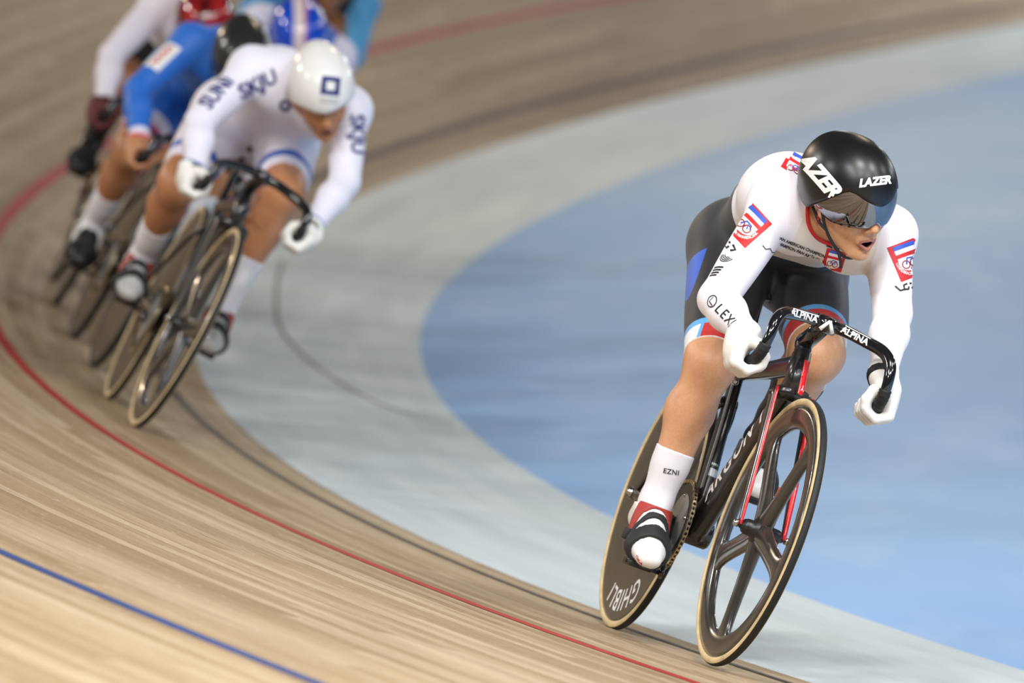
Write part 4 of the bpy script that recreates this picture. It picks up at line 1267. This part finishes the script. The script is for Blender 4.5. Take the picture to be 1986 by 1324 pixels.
def badge(tree, parent, c, ux, uy, s_=1., wide=.078, tall=.088, text=True):
    """square red badge: shield-shaped white field, three stripes, ring cyclist, lettering around the foot"""
    w, h_ = wide / 2 * s_, tall / 2 * s_
    wrap('badge', poly_geo([(-w, -h_), (w, -h_), (w, h_), (-w, h_)]), REDT, parent, tree, c, ux, uy, lift=.0010)
    fw = [(-w * .68, h_ * .9)] + [(-w * .68 * math.cos(t), -h_ * .10 - w * .56 * math.sin(t)) for t in np.linspace(0, math.pi, 14)] + [(w * .68, h_ * .9)]
    wrap('badge_field', poly_geo(fw), WHITEP, parent, tree, c, ux, uy, lift=.0014)
    for (y0, y1, mt) in ((.66, .90, BLUET), (.20, .42, REDT)):
        wrap('badge_stripe', poly_geo([(-w * .68, h_ * y0), (w * .68, h_ * y0), (w * .68, h_ * y1), (-w * .68, h_ * y1)]), mt, parent, tree, c, ux, uy, lift=.0018)
    for cx in (-.30, .22):
        wrap('badge_ring', ring_geo((w * cx, -h_ * .22), w * .20, w * .27), mat('maroon_print', L(140, 40, 48), .6), parent, tree, c, ux, uy, lift=.0018)
    for st in ([(-.28, -.22), (-.10, .10), (.28, .06), (.40, -.14)], [(-.02, -.25), (.10, .0), (.22, -.22)]):
        wrap('badge_figure', stroke_geo([(w * x, h_ * y) for x, y in st], w * .10), BLUET, parent, tree, c, ux, uy, lift=.0018)
    if text:
        V, F = text_geo('CONFEDERACION PANAMERICANA', w * .27, bold=.0002)
        half = abs(V[:, 0]).max()

        def warp(Pn):
            t = Pn[:, 0] / half * 1.75; r = w * .80 - Pn[:, 1]
            return np.stack([r * np.sin(t), -h_ * .08 - r * np.cos(t)], 1)
        wrap('lettering', (V, F), WHITEP, parent, tree, c, ux, uy, lift=.0018, fine=.01, warp=warp)


badge(T_suit, SUITO, (.70, -.209, 1.015), (.185, .858, -.479), (.135, .461, .877))
badge(T_suit, SUITO, (.72, .190, 1.072), (.191, .732, .654), (-.039, -.294, .955), 1.0)
badge(T_suit, SUITO, (.70, .024, 1.006), (.229, .969, .094), (.008, -.099, .995), .62, text=False)
badge(T_suit, SUITO, (.58, -.113, 1.190), (.216, .954, -.208), (.055, .104, .993), .8, text=False)


def lg(c, ux, uy, k=1.):
    for st in ([(-.016, .005), (-.010, -.004), (.000, -.004)], [(.004, .004), (-.002, .003), (-.003, -.004), (.004, -.005), (.005, -.001)], [(.008, .004), (.015, .000), (.010, -.005)]):
        wrap('emblem', stroke_geo(np.array(st) * k, .0030 * k), BLACKP, SUITO, T_suit, c, ux, uy, lift=.0012, fine=.008)


lg((.74, -.250, .953), (.206, .926, -.317), (.1, .302, .948), 1.7)
lg((.75, .196, 1.006), (.203, .796, .57), (-.028, -.247, .969), 1.5)
# arm emblems down the outside of the right sleeve
eR, wR, sR = P1['el'][-1], P1['wr'][-1], P1['sh'][-1]
ua = nrm(eR - sR); na = nrm(np.array([.55, -.83, .0]) - ua * (np.array([.55, -.83, .0]) @ ua)); va = np.cross(na, ua)
c = sR + (eR - sR) * .70 + na * .04
for k in range(4):
    wrap('emblem', ring_geo((0, 0), .004 + k * .0045, .0062 + k * .0045, 16, -1.9, 1.2), BLACKP, SUITO, T_suit, c + va * .004, ua, va, lift=.0012, fine=.008)
for k in range(4):
    x = .034 + k * .0085
    wrap('emblem', poly_geo([(x, -.016), (x + .0048, -.016), (x + .0048, .012 - k * .002), (x, .012 - k * .002)]), BLACKP, SUITO, T_suit, c, ua, va, lift=.0012, fine=.008)
fa = nrm(wR - eR); nf = nrm(np.array([.62, -.78, .05]) - fa * (np.array([.62, -.78, .05]) @ fa)); vf = np.cross(nf, fa)
c = eR + (wR - eR) * .30 + nf * .04
wrap('emblem', ring_geo((0, 0), .0125, .0150, 28, sx=1.35), BLACKP, SUITO, T_suit, c, fa, vf, lift=.0012, fine=.008)
wrap('emblem', stroke_geo([(-.006, .009), (-.008, -.005), (.013, -.006)], .003), BLACKP, SUITO, T_suit, c, fa, vf, lift=.0012, fine=.008)
wrap('lettering', text_geo('LEXUS', .034, bold=.0004, shear=.1, space=1.25, align='LEFT'), BLACKP, SUITO, T_suit, c + fa * .026, fa, vf, lift=.0012, fine=.008)
# chest print
cu, cv = (.227, .974, -.020), (.034, .013, .999)
wrap('lettering', text_geo('PAN AMERICAN CHAMPION', .0098, bold=.0003, shear=.15), BLACKP, SUITO, T_suit, (.70, -.064, 1.010), cu, cv, lift=.0012, fine=.008)
wrap('lettering', text_geo('CHAMPION PAN AM\u00c9RICAIN', .0098, bold=.0003, shear=.15), BLACKP, SUITO, T_suit, (.70, -.062, .998), cu, cv, lift=.0012, fine=.008)
wrap('emblem', stroke_geo([(-.04, .004), (-.03, -.002), (-.02, .004), (-.012, -.003), (-.002, .003), (.008, -.003), (.018, .002), (.034, -.002)], .0022), BLACKP, SUITO, T_suit, (.66, -.107, .976), cu, cv, lift=.0012, fine=.008)
wrap('lettering', text_geo('ZU', .024, bold=.0008, shear=.3), BLACKP, SUITO, T_suit, (.74, .000, 1.040), cu, cv, lift=.0012, fine=.008)
# sock and strap print
wrap('lettering', text_geo('EZNI', .0165, bold=.0003, space=1.1), BLACKP, R1['sock-1'], bvh_of(R1['sock-1']), (.50, -.125, .404), (.229, .957, .176), (-.023, -.227, .974), lift=.001, fine=.008)
wrap('emblem', poly_geo([(-.007, -.008), (-.007, .010), (.009, .003), (.008, -.002)]), YELLOWT, R1['shoe-1'], bvh_of(R1['pstrap-1']), (.60, -.160, .214), (.228, .943, .244), (-.027, -.244, .969), lift=.001, fine=.008)
wrap('lettering', text_geo('ORA', .011, bold=.0002), REDT, R1['shoe-1'], bvh_of(R1['shoe-1']), (.60, -.150, .178), (.35, .30, -.88), (.9, .1, .35), lift=.001, fine=.008)
# helmet lettering
T_h = bvh_of(R1['helmet'])
wrap('lettering', text_geo('LAZER', .026, bold=.0014, shear=.3, space=1.02), WHITEP, R1['helmet'], T_h, (.90, -.005, 1.203), (.215, .860, .462), (-.021, -.217, .976), lift=.0008, fine=.008)
wrap('lettering', text_geo('LAZER', .050, bold=.0028, shear=.25, space=1.0), WHITEP, R1['helmet'], T_h, (.850, -.134, 1.181), (.180, .841, -.510), (.141, .491, .859), lift=.0008, fine=.008, deep=.13)
# chin strap
hp = R1['hp']
for pts in ([(.012, -.086, -.018), (.022, -.074, -.060), (.040, -.052, -.100), (.045, -.020, -.128), (.045, .020, -.128), (.040, .052, -.100), (.022, .074, -.060), (.012, .086, -.018)],
            [(-.030, -.086, -.020), (-.005, -.078, -.050), (.022, -.074, -.060)], [(-.030, .086, -.020), (-.005, .078, -.050), (.022, .074, -.060)],
            [(.040, -.046, -.105), (.050, -.040, -.128), (.052, -.036, -.150)]):
    mb = MB(); tube(mb, [hp(*p) for p in pts], .0022, .0038, lat=None, seg=8); mb.build('chin_strap', MATT_BLACK, R1['helmet'])
# bicycle print
T_b = bvh_of(B1['bar'])
wrap('lettering', text_geo('ALPINA', .021, bold=.0007, space=.98), WHITEP, B1['bar'], T_b, (.960, -.070, .846), (.229, .971, .075), (.012, -.080, .997), lift=.0006, fine=.008)
wrap('lettering', text_geo('ALPINA', .021, bold=.0007, space=.98), WHITEP, B1['bar'], T_b, (.960, .064, .844), (.221, .965, -.141), (.061, .130, .990), lift=.0006, fine=.008)
for yy, u_, v_ in ((-.070, (.229, .971, .075), (.012, -.080, .997)), (.064, (.221, .965, -.141), (.061, .130, .990))):
    wrap('lettering', poly_geo([(-.030, .0098), (.036, .0098), (.036, .0116), (-.030, .0116)]), WHITEP, B1['bar'], T_b, (.960, yy, .845), u_, v_, lift=.0006, fine=.008)
T_d = bvh_of(B1['dt'])
wrap('lettering', text_geo('ARGON 18', .066, bold=.0016, shear=.2, space=1.15), WHITEP, B1['dt'], T_d, (.630, -.02, .508), (.694, 0, .720), (-.720, 0, .694), lift=.0006, fine=.02)
T_ht = bvh_of(B1['head'])
hx = nrm(np.array([-.042, 0, .110]))
wrap('red_panel', poly_geo([(-.045, -.009), (.045, -.009), (.045, .010), (-.045, .010)]), REDP, B1['head'], T_ht, (.85, .010, .712), hx, np.cross([.93, .36, .1], hx), lift=.001, fine=.01)
for st in ([(-.034, -.004), (-.028, 0), (-.034, .004)], [(-.028, 0), (-.020, 0)]):
    wrap('emblem', stroke_geo(st, .0022), WHITEP, B1['head'], T_ht, (.85, .010, .712), hx, np.cross([.93, .36, .1], hx), lift=.0014, fine=.01)

# ------------------------------------------------------------------ print on the chasing riders
T2 = bvh_of(R2['suit'])
wrap('lettering', text_geo('SKJU', .060, bold=.002, shear=.1), NAVYT, R2['suit'], T2, (.66, -.107, 1.073), (.085, .590, .803), (-.1, -.80, .59), lift=.0015)
wrap('lettering', text_geo('SUNI', .060, bold=.002), NAVYT, R2['suit'], T2, (.72, -.215, .985), (-.30, .25, .90), (-.1, -.92, .25), lift=.0015)
wrap('lettering', text_geo('SKJU', .060, bold=.002), NAVYT, R2['suit'], T2, (.70, .225, 1.077), (.135, .45, -.85), (.076, .85, .45), lift=.0015)
wrap('emblem', ring_geo((0, 0), .008, .018, 20), NAVYT, R2['suit'], T2, (.68, -.007, 1.056), (.155, .985, -.081), (.003, .081, .997), lift=.0015)
TH2 = bvh_of(R2['helmet'])
for (x0, x1, y0, y1) in ((-.028, .028, .012, .028), (-.028, .028, -.028, -.014), (-.028, -.012, -.014, .012), (.014, .028, -.014, .012)):
    wrap('emblem', poly_geo([(x0, y0), (x1, y0), (x1, y1), (x0, y1)]), NAVYT, R2['helmet'], TH2, (.90, .062, 1.170), (.140, .919, .368), (-.066, -.362, .930), lift=.001)
for yy in (-.042, -.052):
    wrap('lettering', poly_geo([(-.028, yy), (.028, yy), (.028, yy + .004), (-.028, yy + .004)]), mat('grey_print', L(170, 168, 165), .6), R2['helmet'], TH2, (.90, .062, 1.170), (.140, .919, .368), (-.066, -.362, .930), lift=.001)
T3 = bvh_of(R3['suit'])
e3, s3 = P3['el'][-1], P3['sh'][-1]; u3_ = nrm(s3 - e3); n3 = nrm(np.array([.75, -.66, .1]) - u3_ * (np.array([.75, -.66, .1]) @ u3_)); v3_ = np.cross(n3, u3_); c3_ = (s3 + e3) / 2 + n3 * .04
wrap('badge', poly_geo([(-.062, -.032), (.062, -.032), (.062, .032), (-.062, .032)]), WHITEP, R3['suit'], T3, c3_, u3_, v3_, lift=.001)
wrap('lettering', stroke_geo([(-.05 + i * .009, .013 * math.sin(i * 2.1) - .002) for i in range(12)], .010), REDT, R3['suit'], T3, c3_, u3_, v3_, lift=.0018)

T_st = bvh_of(B1['seat'])
su = nrm(np.array([-.105, 0, .405]))
for z_, r0, r1 in ((.665, .0070, .0082), (.665, .0, .0045)):
    wrap('emblem', ring_geo((0, 0), r0, r1, 22), WHITEP, B1['seat'], T_st, (.33, -.006, z_), (.25, .96, 0), (-.25, 0, .97), lift=.0006, fine=.006)
for z_, hh in ((.440, .010), (.462, .003)):
    wrap('emblem', poly_geo([(-.010, -hh), (.010, -hh), (.010, hh), (-.010, hh)]), mat('silver_print', (.5, .5, .5), .35, metal=.5), B1['seat'], T_st, (.40, .0, z_), (.25, .96, 0), (-.25, 0, .97), lift=.0006, fine=.006)
mb = MB(); mb.box(R1['feet'][1]['ball'] + R1['feet'][1]['d'] * .012 + np.array([0, .058, .012]), (.006, .014, .013)); mb.build('buckle', ORANGE, R1['shoe1'], bevel=.002)
mb = MB(); mb.box(R1['feet'][-1]['ball'] - R1['feet'][-1]['d'] * .030 + np.array([0, -.052, .020]), (.012, .008, .014)); mb.build('buckle', MATT_BLACK, R1['shoe-1'], bevel=.003)
